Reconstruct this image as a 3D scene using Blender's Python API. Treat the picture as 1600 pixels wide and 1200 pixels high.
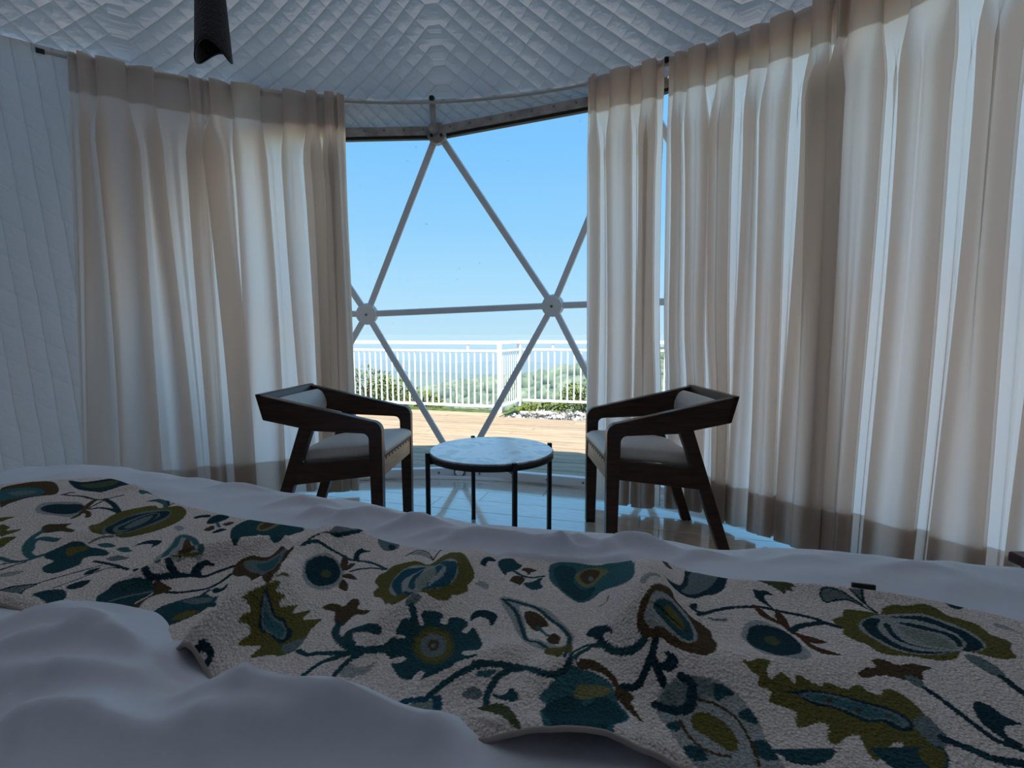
import bpy, bmesh, math, random
import numpy as np
from mathutils import Vector, Matrix
random.seed(7); np.random.seed(7)
SC=bpy.context.scene; COL=SC.collection
for o in list(bpy.data.objects): bpy.data.objects.remove(o)

# ---------------------------------------------------------------- camera, sky, sun, exposure
cam=bpy.data.cameras.new('camera'); camo=bpy.data.objects.new('camera',cam); COL.objects.link(camo)
camo.location=(0,0,1.03); camo.rotation_euler=(math.radians(90)-math.atan(78/790),0,0)
cam.sensor_width=36; cam.lens=36*790/1600; cam.clip_start=.02; cam.clip_end=20000
SC.camera=camo
SC.view_settings.view_transform='Standard'; SC.view_settings.look='None'
SC.view_settings.gamma=1; SC.view_settings.use_curve_mapping=False
SC.view_settings.exposure=0.46
try:
    SC.cycles.max_bounces=14; SC.cycles.diffuse_bounces=8; SC.cycles.glossy_bounces=4; SC.cycles.transmission_bounces=8
    SC.cycles.transparent_max_bounces=16; SC.cycles.caustics_reflective=False; SC.cycles.caustics_refractive=False
    SC.cycles.sample_clamp_indirect=6; SC.cycles.use_denoising=True; SC.cycles.volume_bounces=0
except Exception: pass
SKY_STRENGTH=0.79
w=bpy.data.worlds.new('sky'); SC.world=w; w.use_nodes=True
nt=w.node_tree; nt.nodes.clear()
tc=nt.nodes.new('ShaderNodeTexCoord'); sp=nt.nodes.new('ShaderNodeSeparateXYZ'); rp=nt.nodes.new('ShaderNodeValToRGB')
bg=nt.nodes.new('ShaderNodeBackground'); ou=nt.nodes.new('ShaderNodeOutputWorld')
nt.links.new(tc.outputs['Generated'],sp.inputs[0]); nt.links.new(sp.outputs['Z'],rp.inputs['Fac'])
nt.links.new(rp.outputs['Color'],bg.inputs['Color']); nt.links.new(bg.outputs[0],ou.inputs[0])
cr=rp.color_ramp
for i,(p,c) in enumerate([(0,(.50,.74,.91)),(.03,(.46,.73,.92)),(.10,(.38,.69,.93)),(.20,(.28,.61,.94)),(.34,(.20,.54,.94)),(.6,(.18,.48,.90)),(1,(.16,.42,.84))]):
    e=cr.elements[i] if i<2 else cr.elements.new(p)
    e.position=p; e.color=(*c,1)
bg.inputs['Strength'].default_value=SKY_STRENGTH
sun=bpy.data.lights.new('sun','SUN'); sun.energy=6.8; sun.angle=.009; sun.color=(1,.95,.87)
suno=bpy.data.objects.new('sun',sun); COL.objects.link(suno)
suno.rotation_euler=Vector((-.04,.53,-.83)).to_track_quat('-Z','Y').to_euler()
suno.location=(1,-6,10)

# ---------------------------------------------------------------- helpers
def tag(o,label=None,cat=None,group=None,kind=None):
    if label: o['label']=label
    if cat: o['category']=cat
    if group: o['group']=group
    if kind: o['kind']=kind
    return o
def empty(name,loc=(0,0,0),rz=0,parent=None):
    o=bpy.data.objects.new(name,None); COL.objects.link(o); o.location=loc; o.rotation_euler=(0,0,rz); o.empty_display_size=.1
    if parent: o.parent=parent
    return o
def link(name,me,mat=None,parent=None,smooth=False):
    o=bpy.data.objects.new(name,me); COL.objects.link(o)
    if mat and not me.materials: me.materials.append(mat)
    if parent: o.parent=parent
    if smooth: me.shade_smooth()
    return o
def mesh(name,v,f,mat=None,parent=None,smooth=False):
    me=bpy.data.meshes.new(name); me.from_pydata([tuple(map(float,p)) for p in v],[],f); me.update()
    return link(name,me,mat,parent,smooth)
def grid_mesh(name,P,mat,parent=None,closed_u=False,smooth=True):
    """P: array (n,m,3) -> quads"""
    P=np.asarray(P,float); n,m=P.shape[:2]
    me=bpy.data.meshes.new(name)
    idx=np.arange(n*m).reshape(n,m)
    a=idx[:-1,:-1];b=idx[1:,:-1];c=idx[1:,1:];d=idx[:-1,1:]
    F=np.stack([a,b,c,d],-1).reshape(-1,4)
    if closed_u:
        F=np.concatenate([F,np.stack([idx[-1,:-1],idx[0,:-1],idx[0,1:],idx[-1,1:]],-1)])
    me.vertices.add(n*m); me.vertices.foreach_set('co',P.reshape(-1))
    me.loops.add(F.size); me.loops.foreach_set('vertex_index',F.reshape(-1).astype(np.int32))
    me.polygons.add(len(F)); me.polygons.foreach_set('loop_start',(np.arange(len(F))*4).astype(np.int32))
    me.update(calc_edges=True)
    return link(name,me,mat,parent,smooth)
def bm_obj(name,bm,mat=None,parent=None,smooth=False):
    me=bpy.data.meshes.new(name); bmesh.ops.recalc_face_normals(bm,faces=bm.faces); bm.to_mesh(me); bm.free()
    return link(name,me,mat,parent,smooth)
def add_box(bm,c,s,M=None,bev=0,seg=1):
    r=bmesh.ops.create_cube(bm,size=1.0); vs=r['verts']
    for v in vs: v.co=Vector((v.co.x*s[0]+c[0],v.co.y*s[1]+c[1],v.co.z*s[2]+c[2]))
    if bev>0:
        es=list({e for v in vs for e in v.link_edges})
        r2=bmesh.ops.bevel(bm,geom=es,offset=bev,segments=seg,affect='EDGES',profile=.5)
        vs=list({v for f in r2['faces'] for v in f.verts}|{v for v in vs if v.is_valid})
    if M is not None:
        for v in vs: v.co=M@v.co
def box(name,c,s,mat,parent=None,bev=0,seg=1,M=None):
    bm=bmesh.new(); add_box(bm,c,s,M,bev,seg); return bm_obj(name,bm,mat,parent)
def add_bar(bm,p,q,w,h,up=(0,0,1),bev=0):
    """rectangular bar from p to q, width w (sideways), height h (along up)"""
    p,q=Vector(p),Vector(q); d=q-p; L=d.length; x=d.normalized(); u=Vector(up)
    y=u.cross(x)
    if y.length<1e-4: y=Vector((1,0,0)).cross(x)
    y.normalize(); z=x.cross(y)
    M=Matrix(((x.x,y.x,z.x,(p.x+q.x)/2),(x.y,y.y,z.y,(p.y+q.y)/2),(x.z,y.z,z.z,(p.z+q.z)/2),(0,0,0,1)))
    add_box(bm,(0,0,0),(L,w,h),M,bev)
def bar(name,p,q,w,h,mat,parent=None,up=(0,0,1),bev=0):
    bm=bmesh.new(); add_bar(bm,p,q,w,h,up,bev); return bm_obj(name,bm,mat,parent)
def add_cyl(bm,p,q,r,n=16,r2=None):
    p,q=Vector(p),Vector(q); d=q-p
    M=Matrix.Translation((p+q)/2)@d.to_track_quat('Z','Y').to_matrix().to_4x4()
    bmesh.ops.create_cone(bm,cap_ends=True,segments=n,radius1=r,radius2=r if r2 is None else r2,depth=d.length,matrix=M)
def cyl(name,p,q,r,mat,parent=None,n=16,r2=None):
    bm=bmesh.new(); add_cyl(bm,p,q,r,n,r2); o=bm_obj(name,bm,mat,parent); return o
def tube(name,pts,r,mat,parent=None,n=8):
    pts=[Vector(p) for p in pts]; rings=[]
    for i,p in enumerate(pts):
        t=(pts[min(i+1,len(pts)-1)]-pts[max(i-1,0)]).normalized()
        a=t.cross(Vector((0,0,1)));
        if a.length<1e-3: a=t.cross(Vector((1,0,0)))
        a.normalize(); b=t.cross(a)
        rings.append([p+r*(math.cos(k*2*math.pi/n)*a+math.sin(k*2*math.pi/n)*b) for k in range(n+1)])
    return grid_mesh(name,np.array(rings),mat,parent)
def prism(name,outline,z0,z1,mat,parent=None):
    n=len(outline); v=[(x,y,z0) for x,y in outline]+[(x,y,z1) for x,y in outline]
    f=[tuple(range(n))[::-1],tuple(range(n,2*n))]+[(i,(i+1)%n,n+(i+1)%n,n+i) for i in range(n)]
    return mesh(name,v,f,mat,parent)
def catmull(P,k):
    """smooth a row of points (n,...) with k samples a span"""
    P=np.asarray(P,float); Q=np.concatenate([P[:1]*2-P[1:2],P,P[-1:]*2-P[-2:-1]])
    out=[]
    for i in range(len(P)-1):
        a,b,c,d=Q[i:i+4]
        for j in range(k):
            t=j/k; out.append(.5*(2*b+(c-a)*t+(2*a-5*b+4*c-d)*t*t+(3*b-a-3*c+d)*t**3))
    out.append(P[-1]); return np.array(out)

# ---------------------------------------------------------------- materials
def mat(name,col,rough=.6,metal=0,spec=.5):
    m=bpy.data.materials.new(name); m.use_nodes=True; b=m.node_tree.nodes['Principled BSDF']
    b.inputs['Base Color'].default_value=(*col,1); b.inputs['Roughness'].default_value=rough; b.inputs['Metallic'].default_value=metal
    b.inputs['Specular IOR Level'].default_value=spec
    return m
def N(m,t,**kw):
    n=m.node_tree.nodes.new(t)
    for k,v in kw.items():
        if k in n.inputs.keys(): n.inputs[k].default_value=v
        else: setattr(n,k,v)
    return n
def L(m,a,b): m.node_tree.links.new(a,b)
def BS(m): return m.node_tree.nodes['Principled BSDF']
def noise_color(m,c1,c2,scale=(1,1,1),ns=5,detail=6,coord='Object',lo=.35,hi=.65,bump=0,bdist=.01):
    tc=N(m,'ShaderNodeTexCoord'); mp=N(m,'ShaderNodeMapping'); mp.inputs['Scale'].default_value=scale
    nz=N(m,'ShaderNodeTexNoise'); nz.inputs['Scale'].default_value=ns; nz.inputs['Detail'].default_value=detail
    rp=N(m,'ShaderNodeValToRGB'); rp.color_ramp.elements[0].position=lo; rp.color_ramp.elements[1].position=hi
    rp.color_ramp.elements[0].color=(*c1,1); rp.color_ramp.elements[1].color=(*c2,1)
    L(m,tc.outputs[coord],mp.inputs[0]); L(m,mp.outputs[0],nz.inputs[0]); L(m,nz.outputs['Fac'],rp.inputs[0]); L(m,rp.outputs[0],BS(m).inputs['Base Color'])
    if bump:
        bp=N(m,'ShaderNodeBump'); bp.inputs['Strength'].default_value=bump; bp.inputs['Distance'].default_value=bdist
        L(m,nz.outputs['Fac'],bp.inputs['Height']); L(m,bp.outputs[0],BS(m).inputs['Normal'])
    return nz,rp
def piece_shade(m,amount=.25):
    """multiply the base colour by a value of its own for each object (plank)"""
    b=BS(m); src=b.inputs['Base Color'].links[0].from_socket
    oi=N(m,'ShaderNodeObjectInfo'); mr=N(m,'ShaderNodeMapRange'); mr.inputs['To Min'].default_value=1-amount; mr.inputs['To Max'].default_value=1+amount
    mx=N(m,'ShaderNodeMix',data_type='RGBA',blend_type='MULTIPLY'); mx.inputs[0].default_value=1
    L(m,oi.outputs['Random'],mr.inputs['Value']); L(m,src,mx.inputs[6]); L(m,mr.outputs[0],mx.inputs[7]); L(m,mx.outputs[2],b.inputs['Base Color'])
M_floor=mat('laminate',(.4,.27,.17),.26); noise_color(M_floor,(.60,.46,.33),(.78,.64,.49),(1.2,14,14),6,8); piece_shade(M_floor,.12); BS(M_floor).inputs['Roughness'].default_value=.2; BS(M_floor).inputs['Coat Weight'].default_value=1; BS(M_floor).inputs['Coat Roughness'].default_value=.09; BS(M_floor).inputs['Coat IOR'].default_value=3.2
M_deck=mat('decking',(.5,.4,.3),.7); noise_color(M_deck,(.30,.21,.125),(.47,.355,.235),(.8,16,16),5,8); piece_shade(M_deck,.13)
M_wood=mat('dark_stained_wood',(.04,.018,.011),.34); noise_color(M_wood,(.022,.009,.006),(.06,.026,.015),(2,22,22),4,8,bump=.08,bdist=.002)
M_wood_lit=mat('window_lit_wood',(.2,.12,.06),.35); noise_color(M_wood_lit,(.36,.21,.11),(.50,.32,.18),(22,2,22),4,8)  # same dark wood, lightened to paint in the window light it catches
M_wood2=mat('reddish_dark_wood',(.05,.012,.01),.35); noise_color(M_wood2,(.03,.008,.008),(.07,.018,.013),(2,20,20),4,8)
M_pad=mat('grey_beige_upholstery',(.42,.385,.35),.5); noise_color(M_pad,(.60,.555,.50),(.65,.60,.545),(1,1,1),60,4,bump=.1,bdist=.002)
M_staple=mat('dark_staple',(.02,.018,.016),.5)
M_black=mat('black_metal',(.012,.012,.014),.38,.3)
M_marble=mat('white_marble',(.8,.8,.8),.35); BS(M_marble).inputs['Coat Weight'].default_value=1; BS(M_marble).inputs['Coat Roughness'].default_value=.22; BS(M_marble).inputs['Coat IOR'].default_value=1.9
nz,rp=noise_color(M_marble,(.42,.43,.46),(.86,.86,.87),(1,1,1),7,12,lo=.40,hi=.50); nz.inputs['Distortion'].default_value=1.6
M_steel=mat('painted_steel',(.86,.87,.90),.4); M_white=mat('white_paint',(.93,.93,.92),.4)
M_beam=mat('weathered_beam',(.42,.39,.36),.5); noise_color(M_beam,(.28,.26,.24),(.5,.47,.44),(1,1,1),14,6)
M_rubber=mat('black_gasket',(.02,.02,.022),.6); M_bolt=mat('bolt_steel',(.25,.25,.26),.35,.8)
M_track=mat('track_aluminium',(.55,.54,.52),.4,.3)
M_stone=mat('pebbles',(.5,.5,.48),.8); noise_color(M_stone,(.05,.05,.055),(.55,.53,.5),(1,1,1),7,2,lo=.42,hi=.6)
M_kerb=mat('concrete_kerb',(.6,.58,.54),.85)
M_sheet=mat('white_cotton',(.83,.865,.96),.75,spec=.25); noise_color(M_sheet,(.82,.855,.955),(.845,.88,.97),(1,1,1),90,3,bump=.12,bdist=.001)
BS(M_sheet).inputs['Sheen Weight'].default_value=.8; BS(M_sheet).inputs['Sheen Roughness'].default_value=.35; BS(M_sheet).inputs['Sheen Tint'].default_value=(.9,.95,1,1)
M_mattress=mat('mattress_ticking',(.7,.68,.66),.8)
# translucent curtain cloth, and its stiffened heading and hem
def cloth(name,dc,tcol,mixf):
    m=bpy.data.materials.new(name); m.use_nodes=True; nt=m.node_tree; nt.nodes.clear()
    o_=nt.nodes.new('ShaderNodeOutputMaterial'); mx=nt.nodes.new('ShaderNodeMixShader'); df=nt.nodes.new('ShaderNodeBsdfDiffuse'); tl=nt.nodes.new('ShaderNodeBsdfTranslucent')
    df.inputs['Color'].default_value=dc; tl.inputs['Color'].default_value=tcol; mx.inputs[0].default_value=mixf
    tcn=nt.nodes.new('ShaderNodeTexCoord'); wv=nt.nodes.new('ShaderNodeTexNoise'); wv.inputs['Scale'].default_value=260; wv.inputs['Detail'].default_value=2
    bp=nt.nodes.new('ShaderNodeBump'); bp.inputs['Strength'].default_value=.12; bp.inputs['Distance'].default_value=.002
    nt.links.new(tcn.outputs['Object'],wv.inputs[0]); nt.links.new(wv.outputs['Fac'],bp.inputs['Height']); nt.links.new(bp.outputs[0],df.inputs['Normal'])
    nt.links.new(df.outputs[0],mx.inputs[1]); nt.links.new(tl.outputs[0],mx.inputs[2]); nt.links.new(mx.outputs[0],o_.inputs[0]); return m
M_cur=cloth('curtain_cloth',(.80,.755,.71,1),(1,.93,.875,1),.80)
M_tape=cloth('curtain_band',(.55,.50,.46,1),(.86,.76,.69,1),.60)
# clear PVC window film with dust at the edges
M_pane=bpy.data.materials.new('clear_film'); M_pane.use_nodes=True
nt=M_pane.node_tree; nt.nodes.clear()
o_=nt.nodes.new('ShaderNodeOutputMaterial'); mx=nt.nodes.new('ShaderNodeMixShader'); tr=nt.nodes.new('ShaderNodeBsdfTransparent'); gl=nt.nodes.new('ShaderNodeBsdfGlossy')
lw=nt.nodes.new('ShaderNodeLayerWeight'); p5=nt.nodes.new('ShaderNodeMath'); p5.operation='POWER'; p5.inputs[1].default_value=5; nt.links.new(lw.outputs['Facing'],p5.inputs[0])
fr=nt.nodes.new('ShaderNodeMapRange'); fr.inputs['To Min'].default_value=.025; fr.inputs['To Max'].default_value=.9; nt.links.new(p5.outputs[0],fr.inputs['Value']); gl.inputs['Roughness'].default_value=.05
tr.inputs['Color'].default_value=(.99,.995,.995,1)
dirt=nt.nodes.new('ShaderNodeMixShader'); dd=nt.nodes.new('ShaderNodeBsdfDiffuse'); dd.inputs['Color'].default_value=(.3,.3,.3,1)
dn=nt.nodes.new('ShaderNodeTexNoise'); dn.inputs['Scale'].default_value=24; dn.inputs['Detail'].default_value=9
dr=nt.nodes.new('ShaderNodeMapRange'); dr.inputs['From Min'].default_value=.70; dr.inputs['From Max'].default_value=.80; dr.inputs['To Max'].default_value=.4
tcn=nt.nodes.new('ShaderNodeTexCoord'); nt.links.new(tcn.outputs['Object'],dn.inputs[0]); nt.links.new(dn.outputs['Fac'],dr.inputs['Value'])
nt.links.new(fr.outputs[0],mx.inputs[0]); nt.links.new(tr.outputs[0],mx.inputs[1]); nt.links.new(gl.outputs[0],mx.inputs[2])
nt.links.new(dr.outputs[0],dirt.inputs[0]); nt.links.new(mx.outputs[0],dirt.inputs[1]); nt.links.new(dd.outputs[0],dirt.inputs[2]); nt.links.new(dirt.outputs[0],o_.inputs[0])
# quilted lining: stitched lines from a UV map in metres
def quilt(name,col,da,db,sa,sb,depth,skin=None):
    m=mat(name,col,.7,spec=.3); b=BS(m)
    uv=N(m,'ShaderNodeUVMap'); uv.uv_map='cloth'
    def stitched(d,s,rel):
        dot=N(m,'ShaderNodeVectorMath',operation='DOT_PRODUCT'); dot.inputs[1].default_value=(d[0]/s*math.pi,d[1]/s*math.pi,0)
        sn=N(m,'ShaderNodeMath',operation='SINE'); ab=N(m,'ShaderNodeMath',operation='ABSOLUTE'); pw=N(m,'ShaderNodeMath',operation='POWER'); pw.inputs[1].default_value=.45
        ml=N(m,'ShaderNodeMath',operation='MULTIPLY'); ml.inputs[1].default_value=rel
        L(m,wp.outputs[0],dot.inputs[0]); L(m,dot.outputs['Value'],sn.inputs[0]); L(m,sn.outputs[0],ab.inputs[0]); L(m,ab.outputs[0],pw.inputs[0]); L(m,pw.outputs[0],ml.inputs[0])
        return ml.outputs[0]
    nz=N(m,'ShaderNodeTexNoise'); nz.inputs['Scale'].default_value=5; nz.inputs['Detail'].default_value=3
    sc=N(m,'ShaderNodeVectorMath',operation='SCALE'); sc.inputs['Scale'].default_value=.014
    wp=N(m,'ShaderNodeVectorMath',operation='ADD')
    L(m,uv.outputs[0],nz.inputs[0]); L(m,nz.outputs['Color'],sc.inputs[0]); L(m,uv.outputs[0],wp.inputs[0]); L(m,sc.outputs[0],wp.inputs[1])
    a=stitched(da,sa,1.0); c=stitched(db,sb,.55)
    ad=N(m,'ShaderNodeMath',operation='ADD'); L(m,a,ad.inputs[0]); L(m,c,ad.inputs[1])
    n2=N(m,'ShaderNodeTexNoise'); n2.inputs['Scale'].default_value=26; n2.inputs['Detail'].default_value=5; m2=N(m,'ShaderNodeMath',operation='MULTIPLY'); m2.inputs[1].default_value=.9
    L(m,uv.outputs[0],n2.inputs[0]); L(m,n2.outputs['Fac'],m2.inputs[0])
    a2=N(m,'ShaderNodeMath',operation='ADD'); L(m,ad.outputs[0],a2.inputs[0]); L(m,m2.outputs[0],a2.inputs[1])
    bp=N(m,'ShaderNodeBump'); bp.inputs['Strength'].default_value=.85; bp.inputs['Distance'].default_value=depth
    L(m,a2.outputs[0],bp.inputs['Height']); L(m,bp.outputs[0],b.inputs['Normal'])
    # translucency added so the dome skin lets in daylight as room fill
    tlu=N(m,'ShaderNodeBsdfTranslucent'); tlu.inputs['Color'].default_value=(.97,.955,.96,1); ms=N(m,'ShaderNodeMixShader'); ms.inputs[0].default_value=SKIN if skin is None else skin
    L(m,b.outputs[0],ms.inputs[1]); L(m,tlu.outputs[0],ms.inputs[2]); L(m,bp.outputs[0],tlu.inputs['Normal']); L(m,ms.outputs[0],m.node_tree.nodes['Material Output'].inputs['Surface'])
    return m
SKIN=.10
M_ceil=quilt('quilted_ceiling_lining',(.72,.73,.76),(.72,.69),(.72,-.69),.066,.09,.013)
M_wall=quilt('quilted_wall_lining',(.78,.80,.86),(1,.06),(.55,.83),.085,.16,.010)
M_ceil_block=quilt('fill_blocking_ceiling',(.55,.56,.60),(.72,.69),(.72,-.69),.066,.09,.013,0.0)  # opaque, darker copy for the unseen rear ceiling, to block fill light
M_wall_block=quilt('fill_blocking_wall',(.45,.46,.50),(1,.06),(.55,.83),.085,.16,.010,0.0)  # unseen walls made opaque and darker to cut fill from behind
M_outer=mat('outer_canvas',(.8,.8,.78),.7)
def leafy(name,c1,c2,sc):
    m=mat(name,c1,.75,spec=.2); noise_color(m,c1,c2,(1,1,1),sc,8,lo=.35,hi=.7,bump=.8,bdist=.25); return m
M_leaf=leafy('canopy_leaves',(.07,.10,.03),(.27,.33,.13),2.2)
M_leaf2=leafy('shrub_leaves',(.09,.13,.02),(.30,.34,.07),7)
M_slope=leafy('forest_slope',(.07,.11,.06),(.24,.30,.17),.12)
M_far=leafy('distant_forest',(.05,.09,.06),(.12,.17,.11),.01)
M_grass=leafy('grass_slope',(.06,.09,.02),(.20,.22,.07),8)
# ---------------- cloth fields
YAW=math.radians(15.9); CY,SY=math.cos(YAW),math.sin(YAW)
FOLD=1.6; T0=.825; SL,SR=-1.56,.66; RB=.075
def st(x,y): return x*CY-y*SY, x*SY+y*CY
def xy(s,t): return s*CY+t*SY, -s*SY+t*CY
ZE_S=[-1.75,-1.6,-1.5,-1.4,-1.218,-.943,-.701,-.488,-.24,0,.248,.476,.7]
ZE_Z=[.650,.668,.692,.711,.721,.712,.700,.691,.681,.686,.694,.697,.690]
def smoothstep(a,b,v):
    v=np.clip((v-a)/(b-a),0,1); return v*v*(3-2*v)
def ridge(x,y,pts,h,wn,wf,sharp=False):
    """a cloth fold along the polyline pts; steeper side wn on the right-hand (near) side, wf beyond"""
    best=np.full(x.shape,1e9); hh=np.zeros(x.shape); sg=np.ones(x.shape)
    n=len(pts)-1
    for i in range(n):
        ax,ay=pts[i]; bx,by=pts[i+1]; dx,dy=bx-ax,by-ay; L2=dx*dx+dy*dy+1e-12
        u=np.clip(((x-ax)*dx+(y-ay)*dy)/L2,0,1)
        ex,ey=x-ax-u*dx,y-ay-u*dy; d=ex*ex+ey*ey
        m=d<best; best=np.where(m,d,best)
        g=(i+u)/n; hh=np.where(m,np.sin(np.pi*np.clip(.12+.76*g,0,1)),hh)
        sg=np.where(m,dx*ey-dy*ex,sg)
    w=np.where(sg<0,wn,wf)
    if sharp: return h*hh*np.exp(-(np.sqrt(best+2.5e-5)-.005)/(w*.8))
    return h*hh*np.exp(-best/(w*w))
def wob(x,y,seed,f):
    r=np.random.RandomState(seed); z=0
    for k in range(7):
        a=r.uniform(0,6.28); q=f*r.uniform(.5,1.5); z=z+np.sin(q*(x*np.cos(a)+y*np.sin(a))+r.uniform(0,6.28))/7
    return z
def bed_z(x,y):
    s,t=st(x,y)
    z=np.interp(s,ZE_S,ZE_Z); z0=.685
    k=smoothstep(.25,.75,t); z=z0*(1-k)+z*k
    return z+.006*wob(x,y,3,9)
def duvet_z(x,y):
    z=bed_z(x,y)
    for pts,h,wn,wf in DUVET_FOLDS: z=z+ridge(x,y,pts,h*FOLD,wn*.85,wf,True)
    s,t=st(x,y); k=1-smoothstep(.30,.40,t)*(1-smoothstep(.70,.78,t))
    z=z+k*(.55+.75*smoothstep(.7,.78,t))*(.006*(1-np.abs(wob(x,y,21,16))*2.2)+.0035*(1-np.abs(wob(x,y,22,38))*2.2))
    return z
def runner_z(x,y):
    z=bed_z(x,y)+.014
    for pts,h,wn,wf in RUNNER_FOLDS: z=z+ridge(x,y,pts,h*1.4,wn*.8,wf*.85)
    return z
DUVET_FOLDS=[([(-0.591,0.556),(-0.557,0.559),(-0.505,0.542),(-0.448,0.524),(-0.409,0.501),(-0.374,0.485)],0.022,0.03,0.06),([(-0.565,0.501),(-0.542,0.506),(-0.521,0.512),(-0.488,0.506),(-0.47,0.517),(-0.447,0.523)],0.012,0.015,0.03),([(-0.455,0.506),(-0.429,0.503),(-0.401,0.498),(-0.373,0.496)],0.007,0.01,0.02),([(-0.542,0.48),(-0.51,0.474),(-0.477,0.466),(-0.438,0.464),(-0.405,0.463),(-0.37,0.457),(-0.34,0.45)],0.013,0.016,0.035),([(-0.346,0.454),(-0.345,0.476),(-0.346,0.501),(-0.343,0.51)],0.01,0.012,0.016),([(-0.455,0.439),(-0.45,0.449),(-0.441,0.46),(-0.429,0.467)],0.006,0.01,0.015),([(-0.446,0.38),(-0.431,0.396),(-0.425,0.407),(-0.401,0.411),(-0.366,0.409),(-0.344,0.399),(-0.315,0.389),(-0.287,0.384)],0.02,0.04,0.03),([(-0.295,0.394),(-0.272,0.4),(-0.249,0.398),(-0.228,0.4),(-0.198,0.393),(-0.174,0.4),(-0.155,0.406)],0.014,0.03,0.025),([(-0.303,0.423),(-0.282,0.425),(-0.265,0.431),(-0.237,0.429),(-0.204,0.419),(-0.168,0.414),(-0.132,0.407),(-0.097,0.396),(-0.058,0.388)],0.022,0.025,0.02),([(-0.265,0.414),(-0.247,0.423),(-0.233,0.441)],0.006,0.01,0.012),([(-0.276,0.384),(-0.264,0.394),(-0.253,0.408)],0.005,0.008,0.01),([(-0.253,0.365),(-0.251,0.382),(-0.25,0.399)],0.005,0.008,0.01),([(-0.083,0.376),(-0.059,0.396),(-0.045,0.411)],0.005,0.012,0.014),([(-0.17,0.416),(-0.134,0.412),(-0.087,0.401),(-0.021,0.391)],0.008,0.03,0.03),([(-0.621,1.015),(-0.568,1.04),(-0.483,1.003)],0.006,0.008,0.014),([(-0.461,0.93),(-0.412,0.959),(-0.334,0.93)],0.009,0.008,0.014),([(-0.381,0.884),(-0.354,0.904),(-0.298,0.878)],0.008,0.007,0.01),([(-0.319,0.871),(-0.257,0.896),(-0.174,0.858)],0.01,0.008,0.014),([(-0.229,0.835),(-0.159,0.867),(-0.081,0.829)],0.01,0.008,0.012),([(-0.17,0.809),(-0.12,0.831),(-0.085,0.809)],0.008,0.007,0.01),([(-0.115,0.798),(-0.054,0.823),(0.0,0.807),(0.05,0.768),(0.08,0.763)],0.014,0.009,0.018),([(0.068,0.758),(0.103,0.783),(0.142,0.763)],0.014,0.008,0.012),([(0.136,0.748),(0.169,0.78),(0.216,0.785),(0.261,0.751)],0.014,0.01,0.018),([(-0.048,0.735),(0.0,0.748),(0.057,0.723),(0.113,0.715),(0.172,0.735)],0.014,0.009,0.012),([(0.031,0.781),(0.06,0.767),(0.099,0.757),(0.138,0.752)],0.01,0.007,0.01),([(0.25,0.73),(0.295,0.748),(0.335,0.737)],0.007,0.008,0.012),([(0.36,0.718),(0.421,0.727),(0.466,0.706)],0.004,0.01,0.012),([(0.502,0.679),(0.57,0.684),(0.612,0.66)],0.004,0.01,0.012)]
RUNNER_FOLDS=[([(0.186,0.668),(0.168,0.618),(0.15,0.56),(0.135,0.512),(0.138,0.471)],0.04,0.04,0.045),([(0.152,0.516),(0.17,0.488),(0.201,0.468),(0.242,0.462),(0.315,0.468)],0.012,0.05,0.04),([(-0.062,0.728),(-0.086,0.656),(-0.111,0.579),(-0.136,0.537),(-0.16,0.5)],0.022,0.035,0.035),([(-0.25,0.781),(-0.284,0.747),(-0.297,0.696),(-0.293,0.616)],0.024,0.035,0.03),([(-0.338,0.474),(-0.32,0.511),(-0.301,0.553),(-0.289,0.59),(-0.289,0.635)],0.032,0.03,0.022),([(-0.504,0.636),(-0.477,0.645),(-0.449,0.682),(-0.399,0.723),(-0.357,0.757)],0.02,0.022,0.018),([(-0.7,0.756),(-0.655,0.768),(-0.608,0.786)],0.006,0.03,0.03),([(-0.091,0.452),(-0.05,0.466),(-0.007,0.491),(0.027,0.502)],0.01,0.03,0.03),([(0.018,0.437),(0.051,0.47),(0.064,0.475)],0.014,0.03,0.025),([(0.0,0.388),(0.03,0.371),(0.071,0.369),(0.099,0.362)],0.016,0.02,0.03),([(-0.79,0.932),(-0.725,0.978),(-0.607,0.932)],0.006,0.02,0.02),([(0.321,0.639),(0.379,0.622),(0.437,0.61),(0.503,0.583)],0.008,0.03,0.02)]
FAR_EDGE=[[-1.353,0.602],[-1.329,0.647],[-1.266,0.674],[-1.198,0.699],[-1.155,0.73],[-1.104,0.763],[-1.071,0.772],[-0.942,0.725],[-0.87,0.708],[-0.774,0.698],[-0.689,0.691],[-0.625,0.702],[-0.579,0.693],[-0.509,0.718],[-0.477,0.603],[-0.476,0.623],[-0.475,0.722],[-0.407,0.688],[-0.35,0.686],[-0.299,0.691],[-0.291,0.725],[-0.269,0.739],[-0.241,0.734],[-0.184,0.716],[-0.134,0.715],[-0.078,0.719],[-0.045,0.716],[-0.029,0.758],[-0.007,0.791],[0.017,0.774],[0.038,0.72],[0.071,0.714],[0.112,0.716],[0.184,0.694],[0.248,0.693],[0.303,0.696],[0.36,0.705],[0.41,0.684],[0.453,0.662]]
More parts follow.
